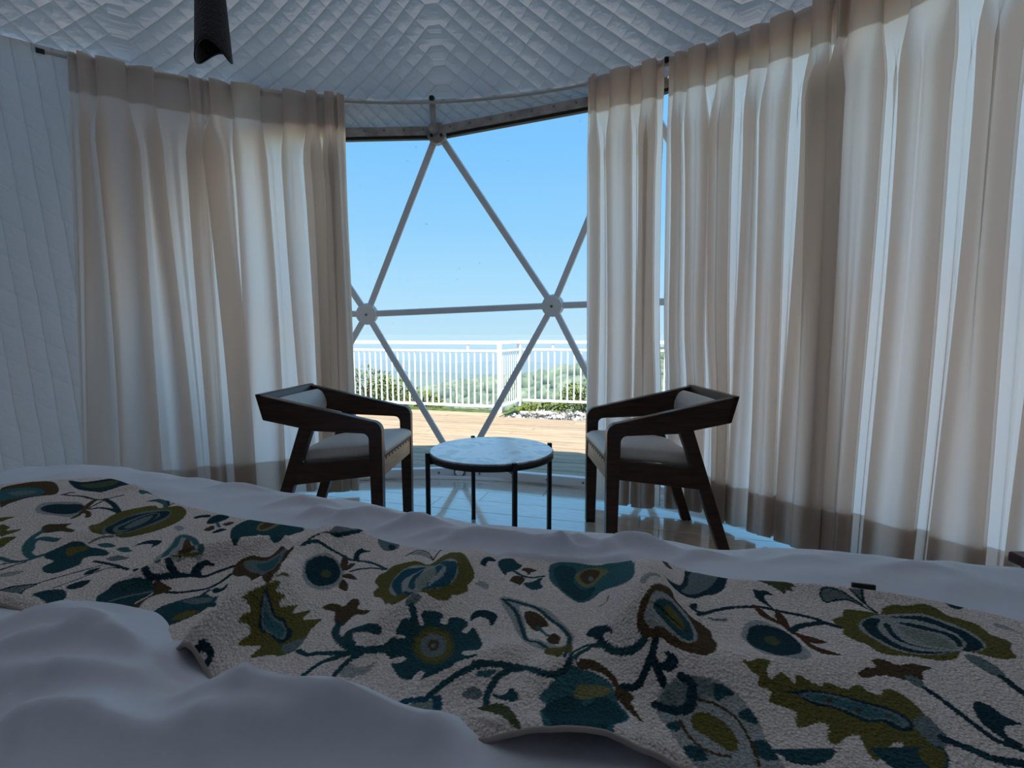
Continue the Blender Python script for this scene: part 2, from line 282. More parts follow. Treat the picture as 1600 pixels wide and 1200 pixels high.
NEAR_EDGE=[[-0.877,0.369],[-0.826,0.391],[-0.784,0.406],[-0.739,0.413],[-0.681,0.404],[-0.624,0.394],[-0.591,0.392],[-0.546,0.387],[-0.525,0.389],[-0.513,0.397],[-0.504,0.409],[-0.449,0.375],[-0.435,0.375],[-0.419,0.37],[-0.403,0.366],[-0.378,0.365],[-0.333,0.363],[-0.282,0.361],[-0.245,0.363],[-0.199,0.372],[-0.168,0.384],[-0.139,0.387],[-0.107,0.377],[-0.082,0.362],[-0.067,0.361],[-0.028,0.371],[-0.004,0.385],[0.025,0.379],[0.051,0.368],[0.083,0.356],[0.12,0.348],[0.154,0.344]]
PRINT=[
('p','brown',0,[(-992,954),(-998,976),(-985,986),(-970,997),(-933,1000),(-896,973),(-868,943),(-863,927),(-880,922),(-900,911),(-908,885),(-911,874)]),
('p','teal',0,[(-984,946),(-971,963),(-936,964),(-904,951),(-887,930),(-907,918),(-925,906),(-936,899)]),
('p','grey',0,[(-960,938),(-943,950),(-915,947),(-908,934),(-931,925)]),
('p','dark',0,[(-903,1006),(-869,997),(-847,1009),(-835,1022),(-825,1030),(-805,1021),(-765,993),(-760,956),(-768,941),(-782,931),(-813,945),(-841,955),(-872,977)]),
('p','moss',0,[(-861,981),(-837,990),(-823,1007),(-808,1012),(-795,989),(-804,968),(-828,963)]),
('p','teal',0,[(-722,953),(-721,960),(-700,956),(-685,948),(-700,945),(-701,936),(-712,941)]),
('p','pale',0,[(-834,857),(-848,885),(-832,892),(-790,892),(-759,874),(-740,844),(-744,828),(-780,835),(-808,841)]),
('p','dark',0,[(-832,867),(-826,881),(-799,882),(-776,882),(-759,871),(-751,854),(-755,841),(-779,841),(-812,851)]),
('l','brown',9.2,[(-750,861),(-760,885),(-764,901)]),
('l','brown',8.2,[(-746,854),(-729,844),(-719,831)]),
('l','brown',7.5,[(-746,854),(-739,835),(-740,825)]),
('l','dark',4.4,[(-848,927),(-808,919),(-774,907),(-752,903),(-746,911),(-733,928)]),
('l','dark',8.6,[(-751,907),(-719,885),(-694,863),(-678,847)]),
('l','dark',6.1,[(-741,861),(-728,867),(-707,863),(-688,853)]),
('l','dark',4.9,[(-844,927),(-843,937),(-834,938)]),
('l','brown',4.2,[(-745,861),(-747,885),(-747,903)]),
('p','olive',0,[(-688,796),(-680,807),(-684,834),(-679,857),(-662,876),(-644,886),(-630,876),(-616,885),(-600,889),(-575,867),(-563,839),(-562,818),(-568,798),(-580,777),(-599,761),(-613,759),(-625,764),(-637,759),(-651,760),(-663,767)]),
('p','grey',0,[(-645,770),(-659,807),(-656,837),(-641,862),(-616,869),(-600,864),(-588,836),(-591,807),(-602,780),(-615,764),(-629,762),(-639,762)]),
('p','dark',0,[(-641,770),(-655,807),(-651,837),(-630,856),(-605,865),(-594,845),(-597,818),(-602,788),(-615,769),(-627,764)]),
('p','grey',0,[(-631,773),(-642,807),(-638,837),(-625,855),(-612,852),(-605,836),(-606,807),(-611,780),(-619,767)]),
('p','dark',0,[(-627,777),(-635,809),(-632,838),(-622,851),(-613,850),(-605,824),(-608,797),(-614,779)]),
('p','grey',0,[(-623,786),(-631,822),(-620,845),(-612,827),(-612,804),(-614,784)]),
('p','teal',0,[(-668,903),(-660,916),(-643,923),(-620,889),(-624,879),(-635,893),(-654,903)]),
('l','dark',3.7,[(-621,889),(-617,911),(-594,917)]),
('l','dark',3.4,[(-670,904),(-661,913),(-642,913),(-621,889)]),
('p','olive',0,[(-866,828),(-842,831),(-846,822),(-850,813)]),
('p','olive',0,[(-839,802),(-814,793),(-807,780),(-789,785),(-787,775),(-792,767),(-799,762)]),
('p','olive',0,[(-791,754),(-770,759),(-766,744),(-761,724)]),
('p','brown',0,[(-760,791),(-759,802),(-745,802),(-724,805),(-723,793),(-696,778),(-688,764),(-714,775),(-728,772),(-742,772)]),
('l','teal',9.4,[(-747,775),(-741,752),(-726,728),(-705,708),(-687,698),(-680,704)]),
('l','teal',10.7,[(-709,715),(-726,737),(-728,752),(-709,747),(-695,744)]),
('l','teal',6.7,[(-733,696),(-710,687),(-692,687),(-680,702),(-673,706)]),
('l','dark',3.0,[(-715,678),(-703,683)]),
('l','dark',3.6,[(-701,664),(-693,678),(-686,685)]),
('p','dteal',0,[(-680,708),(-677,721),(-673,730),(-668,740),(-651,740),(-633,730),(-614,726),(-594,717),(-589,706),(-608,704),(-614,696),(-606,682),(-610,672),(-618,659),(-628,657),(-642,663),(-651,674),(-649,688),(-669,696)]),
('p','olive',0,[(-662,724),(-643,730),(-630,726),(-636,710),(-641,702)]),
('p','teal',0,[(-628,737),(-614,742),(-597,735),(-608,729)]),
('p','teal',0,[(-590,726),(-581,733),(-569,726),(-563,721),(-573,717)]),
('p','grey',0,[(-583,698),(-574,708),(-553,702),(-557,696),(-569,692)]),
('l','grey',5.4,[(-641,740),(-635,752),(-621,759)]),
('l','dark',5.0,[(-593,690),(-568,684),(-549,678),(-531,670)]),
('l','dark',2.8,[(-652,615),(-642,624),(-623,631),(-610,645),(-594,661),(-574,680)]),
('l','dark',2.7,[(-591,623),(-581,638),(-569,661),(-559,674),(-541,674)]),
('p','dark',0,[(-580,655),(-581,667),(-571,674),(-571,659)]),
('p','dark',0,[(-577,625),(-574,636),(-560,643),(-556,628),(-565,620)]),
('p','grey',0,[(-649,615),(-640,623),(-624,630),(-627,618),(-624,610)]),
('l','dark',3.3,[(-654,616),(-645,624),(-621,631),(-624,620),(-621,610)]),
('p','dark',0,[(-572,735),(-568,749),(-560,756),(-544,756),(-539,747),(-543,733),(-549,744),(-563,742)]),
('p','pale',0,[(-511,692),(-515,719),(-523,751),(-530,774),(-517,779),(-483,754),(-433,683),(-445,670),(-461,657)]),
('p','brown',0,[(-457,666),(-504,747),(-503,761),(-446,684),(-444,679),(-451,667)]),
('p','olive',0,[(-463,658),(-451,669),(-433,683),(-444,670)]),
('l','teal',7.7,[(-474,649),(-507,711),(-513,740),(-524,769),(-514,771),(-487,751),(-436,683)]),
('p','dteal',0,[(-515,580),(-513,592),(-521,606),(-516,618),(-517,625),(-499,629),(-478,629),(-466,627),(-458,620),(-458,606),(-463,592),(-459,582),(-456,571),(-466,564),(-480,559),(-496,562),(-502,571)]),
('p','brown',0,[(-465,625),(-460,632),(-440,625),(-441,614),(-455,601),(-449,574),(-460,580),(-461,589),(-455,612)]),
('l','grey',3.9,[(-497,595),(-482,606),(-460,615)]),
('p','dteal',0,[(-604,607),(-598,616),(-578,620),(-562,609),(-553,592),(-549,578),(-569,589),(-590,601)]),
('p','pale',0,[(-691,653),(-680,661),(-665,662),(-668,652),(-683,646)]),
('p','dark',0,[(-548,844),(-542,854),(-528,857),(-522,847),(-536,844),(-541,838)]),
('p','dark',0,[(-514,823),(-520,847),(-512,860),(-492,853),(-490,841),(-496,829),(-504,820)]),
('l','teal',5.3,[(-498,826),(-484,809)]),
('p','brown',0,[(-503,798),(-498,814),(-488,803),(-492,792)]),
('p','brown',0,[(-485,820),(-478,831),(-469,826),(-475,814)]),
('p','dark',0,[(-484,787),(-479,803),(-467,800),(-476,787)]),
('p','pale',0,[(-555,803),(-551,810),(-536,801),(-538,790)]),
('p','dteal',0,[(-451,781),(-461,811),(-455,837),(-434,852),(-413,846),(-390,852),(-356,825),(-341,800),(-353,784),(-353,747),(-360,737),(-371,745),(-407,784),(-400,718),(-409,711)]),
('p','oliv2',0,[(-420,803),(-425,828),(-414,843),(-393,840),(-392,819),(-403,797)]),
('p','brown',0,[(-418,808),(-420,828),(-411,840),(-398,834),(-401,819),(-408,803)]),
('l','dark',7.0,[(-520,670),(-479,635),(-468,632),(-458,639),(-445,648),(-429,654),(-414,653),(-404,665),(-391,680)]),
('l','dark',8.8,[(-462,653),(-457,650),(-448,647)]),
('p','dark',0,[(-436,657),(-436,667),(-428,677),(-417,679),(-415,676),(-424,672),(-426,664),(-419,656),(-431,657)]),
('p','brown',0,[(-382,661),(-390,688),(-385,700),(-375,708),(-361,706),(-354,709),(-350,719),(-345,737),(-306,684),(-308,669),(-287,604),(-286,583),(-292,567),(-351,648),(-369,652)]),
('p','grey',0,[(-382,690),(-372,698),(-352,696),(-344,715),(-338,730),(-317,668),(-290,588),(-338,653),(-360,665)]),
('p','teal',0,[(-362,686),(-346,688),(-335,704),(-325,665),(-339,663)]),
('l','dark',5.3,[(-382,659),(-385,638),(-393,623),(-407,618),(-423,614),(-439,615)]),
('p','dark',0,[(-384,617),(-383,626),(-375,623),(-373,635),(-369,621),(-375,612)]),
('l','dark',4.2,[(-388,620),(-390,610),(-389,601)]),
('p','dteal',0,[(-419,549),(-426,563),(-427,577),(-424,586),(-416,592),(-400,603),(-375,604),(-313,527),(-361,581),(-371,567),(-383,552),(-395,544),(-415,544)]),
('p','grey',0,[(-407,594),(-396,601),(-373,601),(-372,591),(-388,588)]),
('p','olive',0,[(-394,555),(-394,568),(-383,575),(-372,572),(-381,558)]),
('l','blue',5.0,[(-414,592),(-397,585),(-384,586),(-369,591),(-370,603)]),
('p','olive',0,[(-297,543),(-291,555),(-286,568),(-282,579),(-278,581),(-278,569),(-272,575),(-270,573),(-272,564),(-269,561),(-257,576),(-256,562),(-240,573),(-241,554),(-220,555),(-224,538),(-224,517),(-226,500),(-237,490),(-251,492),(-266,487),(-268,496),(-265,505),(-275,505),(-286,501),(-287,507),(-283,516),(-284,520),(-289,522),(-295,517),(-294,525),(-290,530),(-289,533),(-295,536),(-300,533)]),
('p','grey',0,[(-244,505),(-231,517),(-224,517),(-226,500),(-236,494)]),
('p','dark',0,[(-286,562),(-280,558),(-273,552),(-269,549),(-261,551),(-252,539),(-244,533),(-241,521),(-246,510),(-257,517),(-266,524),(-275,524),(-280,529),(-282,537),(-285,547)]),
('p','grey',0,[(-284,557),(-280,554),(-274,548),(-269,546),(-260,545),(-251,533),(-247,521),(-250,517),(-262,524),(-273,527),(-279,534),(-282,543),(-284,550)]),
('p','teal',0,[(-282,553),(-276,544),(-269,542),(-259,540),(-251,528),(-253,520),(-266,529),(-274,531),(-279,539)]),
('p','pale',0,[(-271,627),(-279,661),(-273,693),(-259,704),(-238,682),(-227,651),(-231,624),(-245,617),(-258,615),(-267,619)]),
('p','dark',0,[(-270,634),(-277,661),(-272,689),(-257,698),(-242,680),(-233,656),(-234,637),(-247,626),(-259,624)]),
('p','moss',0,[(-246,659),(-245,653),(-246,649),(-249,648),(-252,647),(-256,649),(-258,653),(-258,657),(-258,663),(-256,667),(-253,668),(-250,665)]),
('p','brown',0,[(-242,684),(-247,711),(-242,713),(-234,694),(-232,671)]),
('p','brown',0,[(-236,671),(-231,690),(-223,692),(-226,674)]),
('p','brown',0,[(-231,656),(-222,663),(-207,647),(-221,649)]),
('p','brown',0,[(-225,626),(-226,647),(-217,637),(-211,618)]),
('l','dteal',5.2,[(-295,684),(-289,697),(-278,707),(-266,712),(-251,713),(-236,704),(-221,700),(-202,696),(-176,679)]),
('l','dteal',4.1,[(-223,669),(-212,676),(-194,680),(-177,677)]),
('p','dark',0,[(-229,702),(-234,726),(-229,740),(-222,735),(-212,733),(-222,726),(-225,717),(-221,702)]),
('p','grey',0,[(-276,737),(-273,763),(-281,833),(-261,824),(-241,793),(-258,757)]),
('p','dark',0,[(-285,715),(-277,735),(-258,757),(-242,795),(-238,785),(-245,767),(-256,749),(-270,735),(-276,732)]),
('l','dark',2.4,[(-296,686),(-291,701),(-283,720)]),
('p','grey',0,[(-214,776),(-196,778),(-177,765),(-176,744),(-194,737)]),
('p','dark',0,[(-179,749),(-179,744),(-180,740),(-183,739),(-186,740),(-188,744),(-190,749),(-191,754),(-190,758),(-187,759),(-184,758),(-181,754)]),
('p','olive',0,[(-286,576),(-282,590),(-277,600),(-275,598),(-280,589)]),
('p','brown',0,[(-228,578),(-222,588),(-212,586),(-203,582),(-200,597),(-193,600),(-187,591),(-184,576),(-169,572),(-171,562),(-183,564),(-188,552),(-191,541),(-201,546),(-208,561),(-210,570)]),
('l','dteal',8.5,[(-197,546),(-195,529),(-187,514),(-173,495),(-158,487),(-144,489),(-132,493)]),
('l','dteal',11.1,[(-166,491),(-174,506),(-176,523),(-164,517),(-144,510)]),
('l','dteal',6.2,[(-156,485),(-169,483),(-198,492),(-211,491),(-223,498)]),
('l','dteal',5.3,[(-152,484),(-178,480),(-192,477),(-204,459),(-214,450)]),
('l','dteal',5.6,[(-152,484),(-165,472),(-173,455),(-179,439)]),
('l','dark',6.6,[(-319,482),(-316,485),(-310,486),(-305,482),(-306,476)]),
('p','dteal',0,[(-270,458),(-267,466),(-255,464),(-245,458),(-236,460),(-231,454),(-233,450),(-249,453)]),
('p','pale',0,[(-168,461),(-161,472),(-151,467),(-138,473),(-143,463),(-155,455),(-163,457)]),
('p','brown',0,[(-171,437),(-164,443),(-153,437),(-153,433)]),
('p','olive',0,[(-174,671),(-170,686),(-158,698),(-138,707),(-117,694),(-104,722),(-89,733),(-68,699),(-59,681),(-51,663),(-53,643),(-58,631),(-57,618),(-67,603),(-74,596),(-76,586),(-88,573),(-97,571),(-106,570),(-118,558),(-128,546),(-139,546),(-160,597),(-174,606),(-176,622),(-173,628),(-182,642),(-181,660)]),
('p','pale',0,[(-159,627),(-159,655),(-151,681),(-136,695),(-114,686),(-93,676),(-78,670),(-73,655),(-72,636),(-78,612),(-91,589),(-106,573),(-119,559),(-142,597),(-154,612)]),
('p','blue',0,[(-158,634),(-157,658),(-147,681),(-121,686),(-131,671),(-142,655),(-145,635),(-125,569),(-115,565),(-125,559),(-147,610)]),
('p','blue',0,[(-113,692),(-87,660),(-77,664),(-73,644),(-79,610),(-93,587),(-108,572),(-99,587),(-89,612),(-86,637),(-93,644)]),
('p','blue',0,[(-135,629),(-134,660),(-120,680),(-125,659),(-119,594),(-115,572),(-122,574)]),
('p','blue',0,[(-102,645),(-91,640),(-94,616),(-101,588),(-107,577),(-96,607)]),
('p','sage',0,[(-128,636),(-122,661),(-112,662),(-97,621),(-99,601),(-105,583),(-114,575)]),
('p','pale',0,[(-153,728),(-138,742),(-126,730),(-118,713),(-134,726)]),
('l','dark',2.4,[(-158,722),(-148,739),(-137,744),(-125,733),(-115,709)]),
('l','dark',2.4,[(-115,707),(-112,737),(-104,763)]),
('p','grey',0,[(-122,548),(-115,561),(-105,564),(-109,554),(-112,548),(-116,543)]),
('l','dteal',8.5,[(-113,546),(-111,541),(-107,531)]),
('p','dteal',0,[(-124,516),(-122,526),(-114,533),(-106,537),(-102,531),(-98,537),(-103,544),(-95,555),(-80,559),(-82,546),(-73,547),(-73,557),(-60,562),(-50,551),(-56,536),(-50,533),(-44,544),(-37,529),(-31,504),(-34,482),(-50,488),(-47,474),(-34,474),(-42,468),(-55,464),(-57,459),(-66,455),(-78,450),(-85,448),(-84,456),(-90,459),(-94,453),(-97,448),(-108,454),(-120,474),(-122,476),(-110,480),(-110,488),(-123,483),(-126,485),(-134,493),(-127,506),(-119,509),(-113,513),(-123,512)]),
('p','moss',0,[(-61,508),(-61,483),(-67,467),(-77,466),(-90,478),(-101,492),(-106,505),(-105,517),(-99,530),(-88,538),(-76,538),(-66,527)]),
('p','olive',0,[(-65,509),(-65,490),(-70,475),(-78,474),(-89,482),(-98,494),(-103,506),(-102,517),(-96,527),(-88,534),(-78,533),(-69,524)]),
('p','grey',0,[(-70,509),(-70,496),(-74,488),(-80,485),(-88,489),(-94,498),(-98,506),(-97,515),(-93,523),(-87,528),(-79,526),(-73,520)]),
('p','brown',0,[(-78,510),(-78,506),(-79,501),(-82,499),(-86,501),(-89,504),(-90,509),(-90,513),(-88,517),(-85,518),(-82,518),(-79,515)]),
('p','grey',0,[(-81,509),(-81,507),(-82,506),(-83,504),(-85,505),(-86,506),(-86,508),(-86,510),(-86,511),(-84,512),(-83,513),(-82,512)]),
('p','dark',0,[(-49,558),(-47,575),(-34,582),(-21,575),(-17,566),(-21,551),(-25,549),(-28,561),(-39,566),(-46,558)]),
('p','pale',0,[(-49,640),(-40,651),(-31,643),(-33,631),(-42,637)]),
('l','dteal',6.3,[(-76,430),(-69,437),(-58,447),(-45,455),(-31,463),(-19,466),(-3,468),(13,465),(27,448),(40,445),(49,450)]),
('l','dteal',5.0,[(-37,464),(-28,466),(-18,466)]),
('l','dteal',6.5,[(-23,423),(-23,433),(-19,445),(-12,456),(0,464),(11,464)]),
('p','teal',0,[(-35,452),(-30,458),(-17,461),(-15,460),(-23,453)]),
('p','grey',0,[(-46,433),(-37,442),(-27,437),(-30,429),(-40,429)]),
('p','dteal',0,[(-18,436),(-11,433),(-5,434),(-2,441),(5,431),(6,424),(1,422),(-8,426),(-16,430)]),
('p','sage',0,[(-96,417),(-88,423),(-72,426),(-69,414),(-90,414)]),
('l','blue',6.4,[(-102,418),(-97,424),(-88,426),(-78,427)]),
('p','blue',0,[(-77,428),(-65,431),(-62,416),(-69,414),(-72,426)]),
('p','moss',0,[(-31,417),(-22,421),(-9,422),(0,410),(8,387),(0,393),(-17,410)]),
('p','pale',0,[(-149,461),(-144,469),(-137,475),(-139,465),(-144,459)]),
('p','teal',0,[(25,427),(34,435),(36,439),(46,446),(52,453),(65,461),(77,462),(88,455),(95,444),(96,424),(102,409),(98,402),(86,393),(80,374),(65,370),(50,367),(40,370),(33,371),(33,381),(27,380),(24,409),(32,417),(26,422)]),
('p','dteal',0,[(27,413),(44,427),(61,431),(64,420),(82,434),(92,424),(98,408),(80,387),(61,371),(47,371),(37,380)]),
('p','oliv2',0,[(58,437),(67,445),(84,446),(93,439),(76,431),(58,428)]),
('p','brown',0,[(62,464),(69,477),(80,478),(89,471),(98,458),(101,445),(111,430),(107,423),(113,401),(108,406),(100,419),(94,433),(96,443),(89,459),(75,464),(65,461)]),
('l','dteal',5.6,[(0,468),(13,465),(24,450),(36,445),(45,448),(54,457),(68,488),(83,502),(91,499)]),
('l','dteal',3.5,[(51,464),(63,492),(76,505),(87,504),(96,496)]),
('l','dteal',7.4,[(93,505),(98,492),(104,483),(112,476),(123,473),(132,476)]),
('p','dark',0,[(81,525),(89,536),(97,532),(103,519),(106,501),(102,508),(98,510),(97,502),(100,491),(94,500),(90,510),(86,518)]),
('l','dark',7.1,[(142,474),(137,463),(130,454),(123,446),(114,439),(105,442)]),
('l','dark',7.1,[(135,458),(137,450),(139,440),(140,437)]),
('p','dark',0,[(147,461),(155,461),(159,454),(154,447),(147,444),(140,448),(140,452),(146,454),(149,457)]),
('p','dark',0,[(-46,694),(-41,715),(-32,726),(-23,715),(-35,709),(-37,693),(-42,691)]),
('p','dteal',0,[(-21,707),(-15,724),(0,728),(8,713),(15,703),(5,687),(-5,683),(-9,674),(-14,683)]),
('l','dteal',4.8,[(4,685),(14,672),(28,666),(44,670)]),
('p','brown',0,[(13,691),(22,697),(36,687),(29,683),(23,674),(20,683)]),
('p','brown',0,[(-3,657),(4,672),(18,664),(10,643),(7,648)]),
('p','dteal',0,[(16,650),(28,654),(37,664),(42,664),(38,650),(41,638),(27,631),(19,640)]),
('p','teal',0,[(53,695),(62,711),(85,715),(111,703),(129,701),(156,715),(175,730),(169,681),(144,569),(134,562),(127,607),(115,618),(99,602),(83,598),(70,615),(61,635),(52,657)]),
('p','dteal',0,[(58,687),(74,703),(91,689),(83,652),(93,629),(110,637),(98,608),(82,604),(71,621),(63,641)]),
('p','oliv2',0,[(87,670),(98,685),(113,693),(132,687),(134,675),(120,659),(107,639),(96,636),(88,652)]),
('p','brown',0,[(94,670),(107,687),(123,683),(118,664),(102,645),(95,652)]),
('p','grey',0,[(111,659),(110,655),(108,653),(106,652),(104,653),(104,657),(104,661),(105,664),(107,667),(109,668),(110,665),(111,662)]),
('p','pale',0,[(-16,612),(8,606),(31,591),(46,579),(59,551),(68,529),(65,513),(51,471),(35,490),(14,504),(6,532),(-1,561)]),
('p','base',0,[(9,591),(28,582),(45,561),(57,533),(61,515),(47,504),(28,515),(17,521),(15,556)]),
('l','dteal',5.2,[(-11,607),(3,582),(9,556),(13,532),(16,511),(27,509),(36,497)]),
('l','dteal',5.4,[(-5,606),(16,595),(31,585),(45,561),(57,543),(63,524),(60,509)]),
('p','brown',0,[(15,576),(25,579),(36,568),(42,548),(35,545),(26,536),(16,556)]),
('p','brown',0,[(37,515),(45,532),(53,524),(49,510),(41,507)]),
('l','teal',4.6,[(29,545),(39,526)]),
('p','olive',0,[(33,491),(47,499),(64,511),(61,492),(47,463),(37,471)]),
('l','oliv2',2.8,[(118,591),(114,579),(105,578)]),
('l','moss',8.6,[(196,753),(213,757),(224,746),(224,719),(214,677),(215,664)]),
('p','pale',0,[(143,539),(152,554),(170,576),(181,584),(160,556),(145,531)]),
('p','brown',0,[(143,517),(154,533),(167,553),(186,575),(191,573),(191,562),(199,557),(205,549),(214,541),(219,527),(215,513),(213,496),(201,471),(189,463),(179,463),(167,465),(156,469),(150,474),(145,475),(135,476),(129,481),(127,491),(131,500),(135,507)]),
('p','pale',0,[(153,523),(175,550),(187,556),(199,549),(200,519),(186,483),(173,476),(160,480),(149,485),(140,482),(135,492),(140,501)]),
('p','dteal',0,[(148,502),(153,514),(166,530),(181,546),(191,543),(197,526),(185,487),(175,479),(164,484),(155,493)]),
('p','olive',0,[(162,511),(176,534),(186,527),(183,508),(172,494),(164,500)]),
('p','dark',0,[(190,598),(204,607),(216,618),(228,643),(239,669),(246,666),(292,661),(285,642),(274,623),(259,610),(240,604),(227,595),(213,591),(202,590),(194,591)]),
('p','grey',0,[(246,665),(280,663),(268,640),(250,620),(232,607),(216,599),(210,599),(227,625)]),
('p','moss',0,[(314,656),(331,642),(349,629),(359,611),(353,611),(352,604),(345,608),(340,601),(334,615),(324,628)]),
('p','dark',0,[(307,616),(311,614),(316,611),(321,612),(325,600),(317,603),(311,591),(311,571),(306,581),(302,596),(304,606)]),
('l','dark',5.9,[(217,559),(235,569),(256,576),(277,578),(299,576),(314,567),(328,560),(340,554),(350,547)]),
('p','dark',0,[(211,574),(223,584),(222,576),(218,569),(227,567),(216,563),(211,567)]),
('l','grey',4.8,[(228,555),(235,552),(246,552)]),
('p','pale',0,[(256,532),(268,546),(282,550),(292,541),(301,526),(302,500),(301,481),(292,468),(278,466),(265,469),(249,475),(249,502),(248,518)]),
('p','dark',0,[(257,523),(268,537),(282,540),(295,533),(302,520),(302,500),(293,483),(284,475),(265,470),(254,479),(249,495),(251,510)]),
('p','moss',0,[(281,501),(278,498),(273,495),(270,498),(269,503),(269,508),(271,514),(275,517),(279,518),(283,517),(284,512),(284,506)]),
('p','rust',0,[(290,583),(297,573),(298,559),(304,546),(305,536),(295,548),(289,559)]),
('p','rust',0,[(304,556),(312,567),(315,554),(309,531),(306,520),(303,531)]),
('l','dark',7.9,[(309,528),(322,536),(347,541)]),
('l','dark',5.5,[(350,547),(356,537),(364,532)]),
('l','dark',5.5,[(347,541),(357,539),(364,532)]),
('p','rust',0,[(306,526),(318,517),(332,505),(321,500),(311,506)]),
('p','rust',0,[(309,515),(317,492),(332,478),(318,478),(308,487)]),
('p','olive',0,[(222,459),(230,458),(239,463),(250,460),(243,452),(239,446),(241,440),(251,446),(256,444),(260,435),(265,443),(269,445),(276,439),(284,434),(288,438),(295,437),(307,432),(315,437),(322,437),(324,431),(332,426),(337,431),(346,434),(353,428),(356,415),(355,404),(355,390),(355,382),(346,372),(334,367),(324,365),(310,356),(307,362),(311,372),(316,377),(306,375),(292,368),(281,359),(280,368),(283,378),(284,384),(274,383),(260,375),(256,380),(265,394),(259,397),(241,392),(240,399),(246,407),(238,413),(228,418),(231,423),(235,427),(225,434),(230,440),(225,448)]),
('p','grey',0,[(339,398),(355,403),(355,390),(355,382),(346,372),(337,373),(335,383)]),
('p','dark',0,[(245,427),(260,429),(272,430),(286,428),(299,425),(311,421),(322,416),(330,412),(336,406),(338,398),(332,388),(320,388),(313,397),(300,397),(295,401),(288,407),(280,412),(266,415),(260,420),(254,425)]),
('p','grey',0,[(258,425),(271,428),(285,426),(298,423),(308,418),(320,413),(328,409),(333,403),(334,395),(326,391),(318,400),(302,400),(297,405),(290,410),(279,415),(268,418),(262,421)]),
('p','teal',0,[(263,424),(272,425),(284,424),(296,420),(308,417),(318,411),(326,406),(329,401),(327,395),(319,402),(304,402),(298,406),(291,412),(281,417),(269,420)]),
('p','brown',0,[(285,420),(284,419),(283,418),(281,418),(280,418),(280,419),(280,420),(281,422),(282,421),(283,422),(284,421),(286,422)]),
('p','brown',0,[(305,410),(304,409),(302,408),(300,408),(299,408),(298,409),(299,410),(300,411),(302,412),(304,412),(305,412),(306,411)]),
('p','brown',0,[(326,403),(325,402),(325,403),(323,403),(322,403),(322,404),(321,403),(322,404),(324,405),(325,405),(326,405),(327,404)]),
('p','pale',0,[(129,423),(135,432),(144,436),(157,442),(173,443),(188,440),(199,432),(206,420),(209,408),(210,398),(207,379),(208,367),(208,356),(204,345),(145,346),(143,356),(138,365),(134,380),(131,396),(127,409)]),
('p','grey',0,[(131,423),(143,434),(157,440),(173,441),(184,438),(184,425),(163,424),(158,416),(136,417)]),
('p','dteal',0,[(186,436),(196,432),(201,427),(190,423),(181,421)]),
('p','dteal',0,[(195,407),(207,413),(209,398),(201,399)]),
('p','dteal',0,[(195,379),(206,380),(208,364),(195,363)]),
('p','dteal',0,[(130,398),(144,403),(138,391)]),
('p','dteal',0,[(137,375),(148,377),(154,366),(147,361),(139,365)]),
('p','olive',0,[(154,406),(163,411),(173,408),(181,399),(184,388),(183,377),(176,370),(169,375),(162,384),(153,393)]),
('l','brown',2.9,[(163,423),(177,419),(188,411),(193,401),(194,385),(192,367),(189,357)]),
('l','brown',2.8,[(144,403),(145,391),(150,377),(159,369),(171,366)]),
('l','dark',9.0,[(158,441),(165,437),(163,428),(157,416),(148,412),(138,415),(128,420)]),
('p','olive',0,[(366,548),(380,553),(389,565),(401,566),(420,559),(427,556),(435,566),(450,572),(470,570),(486,572),(497,567),(500,552),(509,546),(518,538),(519,528),(517,516),(524,509),(524,500),(513,491),(508,479),(496,476),(485,478),(475,485),(462,489),(448,479),(433,474),(420,476),(403,481),(384,483),(375,489),(372,500),(364,509),(360,520),(367,530),(363,537)]),
('p','pale',0,[(386,535),(404,548),(426,555),(451,556),(474,556),(487,543),(496,531),(500,516),(495,498),(479,489),(458,489),(435,484),(413,484),(395,491),(387,506),(383,523)]),
('p','dark',0,[(391,535),(404,547),(418,546),(405,531),(401,513),(406,498),(420,489),(449,488),(430,485),(412,486),(398,494),(391,509),(388,518)]),
('p','dark',0,[(432,550),(456,552),(473,550),(482,541),(488,531),(495,521),(493,500),(479,490),(462,489),(476,500),(481,516),(476,528),(464,541),(451,546)]),
('p','dark',0,[(415,536),(422,536),(415,520),(416,504),(428,495),(449,491),(430,493),(415,500),(408,513)]),
('p','dark',0,[(433,539),(452,536),(466,526),(477,516),(474,502),(464,495),(467,504),(466,518),(450,526)]),
('p','sage',0,[(430,533),(444,526),(457,518),(461,504),(458,493),(445,495),(431,502),(426,516)]),
('p','grey',0,[(381,596),(389,604),(398,603),(407,598),(411,589),(419,577),(410,582),(395,585),(379,582)]),
('l','dark',2.8,[(418,575),(412,590),(407,597),(398,603),(389,604),(381,596),(379,582),(395,585),(410,582),(423,559)]),
('p','grey',0,[(420,600),(434,598),(425,586),(422,578),(421,590)]),
('l','dark',3.2,[(434,599),(428,589),(423,577),(424,559)]),
('l','dark',2.8,[(419,599),(421,589),(422,577)]),
('p','dark',0,[(518,579),(528,577),(534,568),(518,564)]),
('p','brown',0,[(330,453),(343,460),(354,463),(359,475),(372,477),(378,468),(395,470),(410,463),(397,459),(386,446),(369,447),(358,451),(344,449),(330,446)]),
('p','grey',0,[(374,452),(383,452),(385,443),(381,436),(374,439)]),
('l','dark',6.1,[(381,436),(384,421),(386,406),(388,390),(391,377),(403,368),(414,359)]),
('p','grey',0,[(458,483),(469,482),(474,473),(474,459),(466,446),(461,450),(457,461),(455,473)]),
('l','dark',8.0,[(466,450),(465,438),(465,418)]),
('p','dark',0,[(409,419),(418,418),(421,410),(421,403),(428,393),(418,393),(409,390),(404,381),(407,372),(398,373),(396,382),(395,394),(400,407)]),
('p','pale',0,[(540,538),(548,533),(552,516),(546,523),(537,531)]),
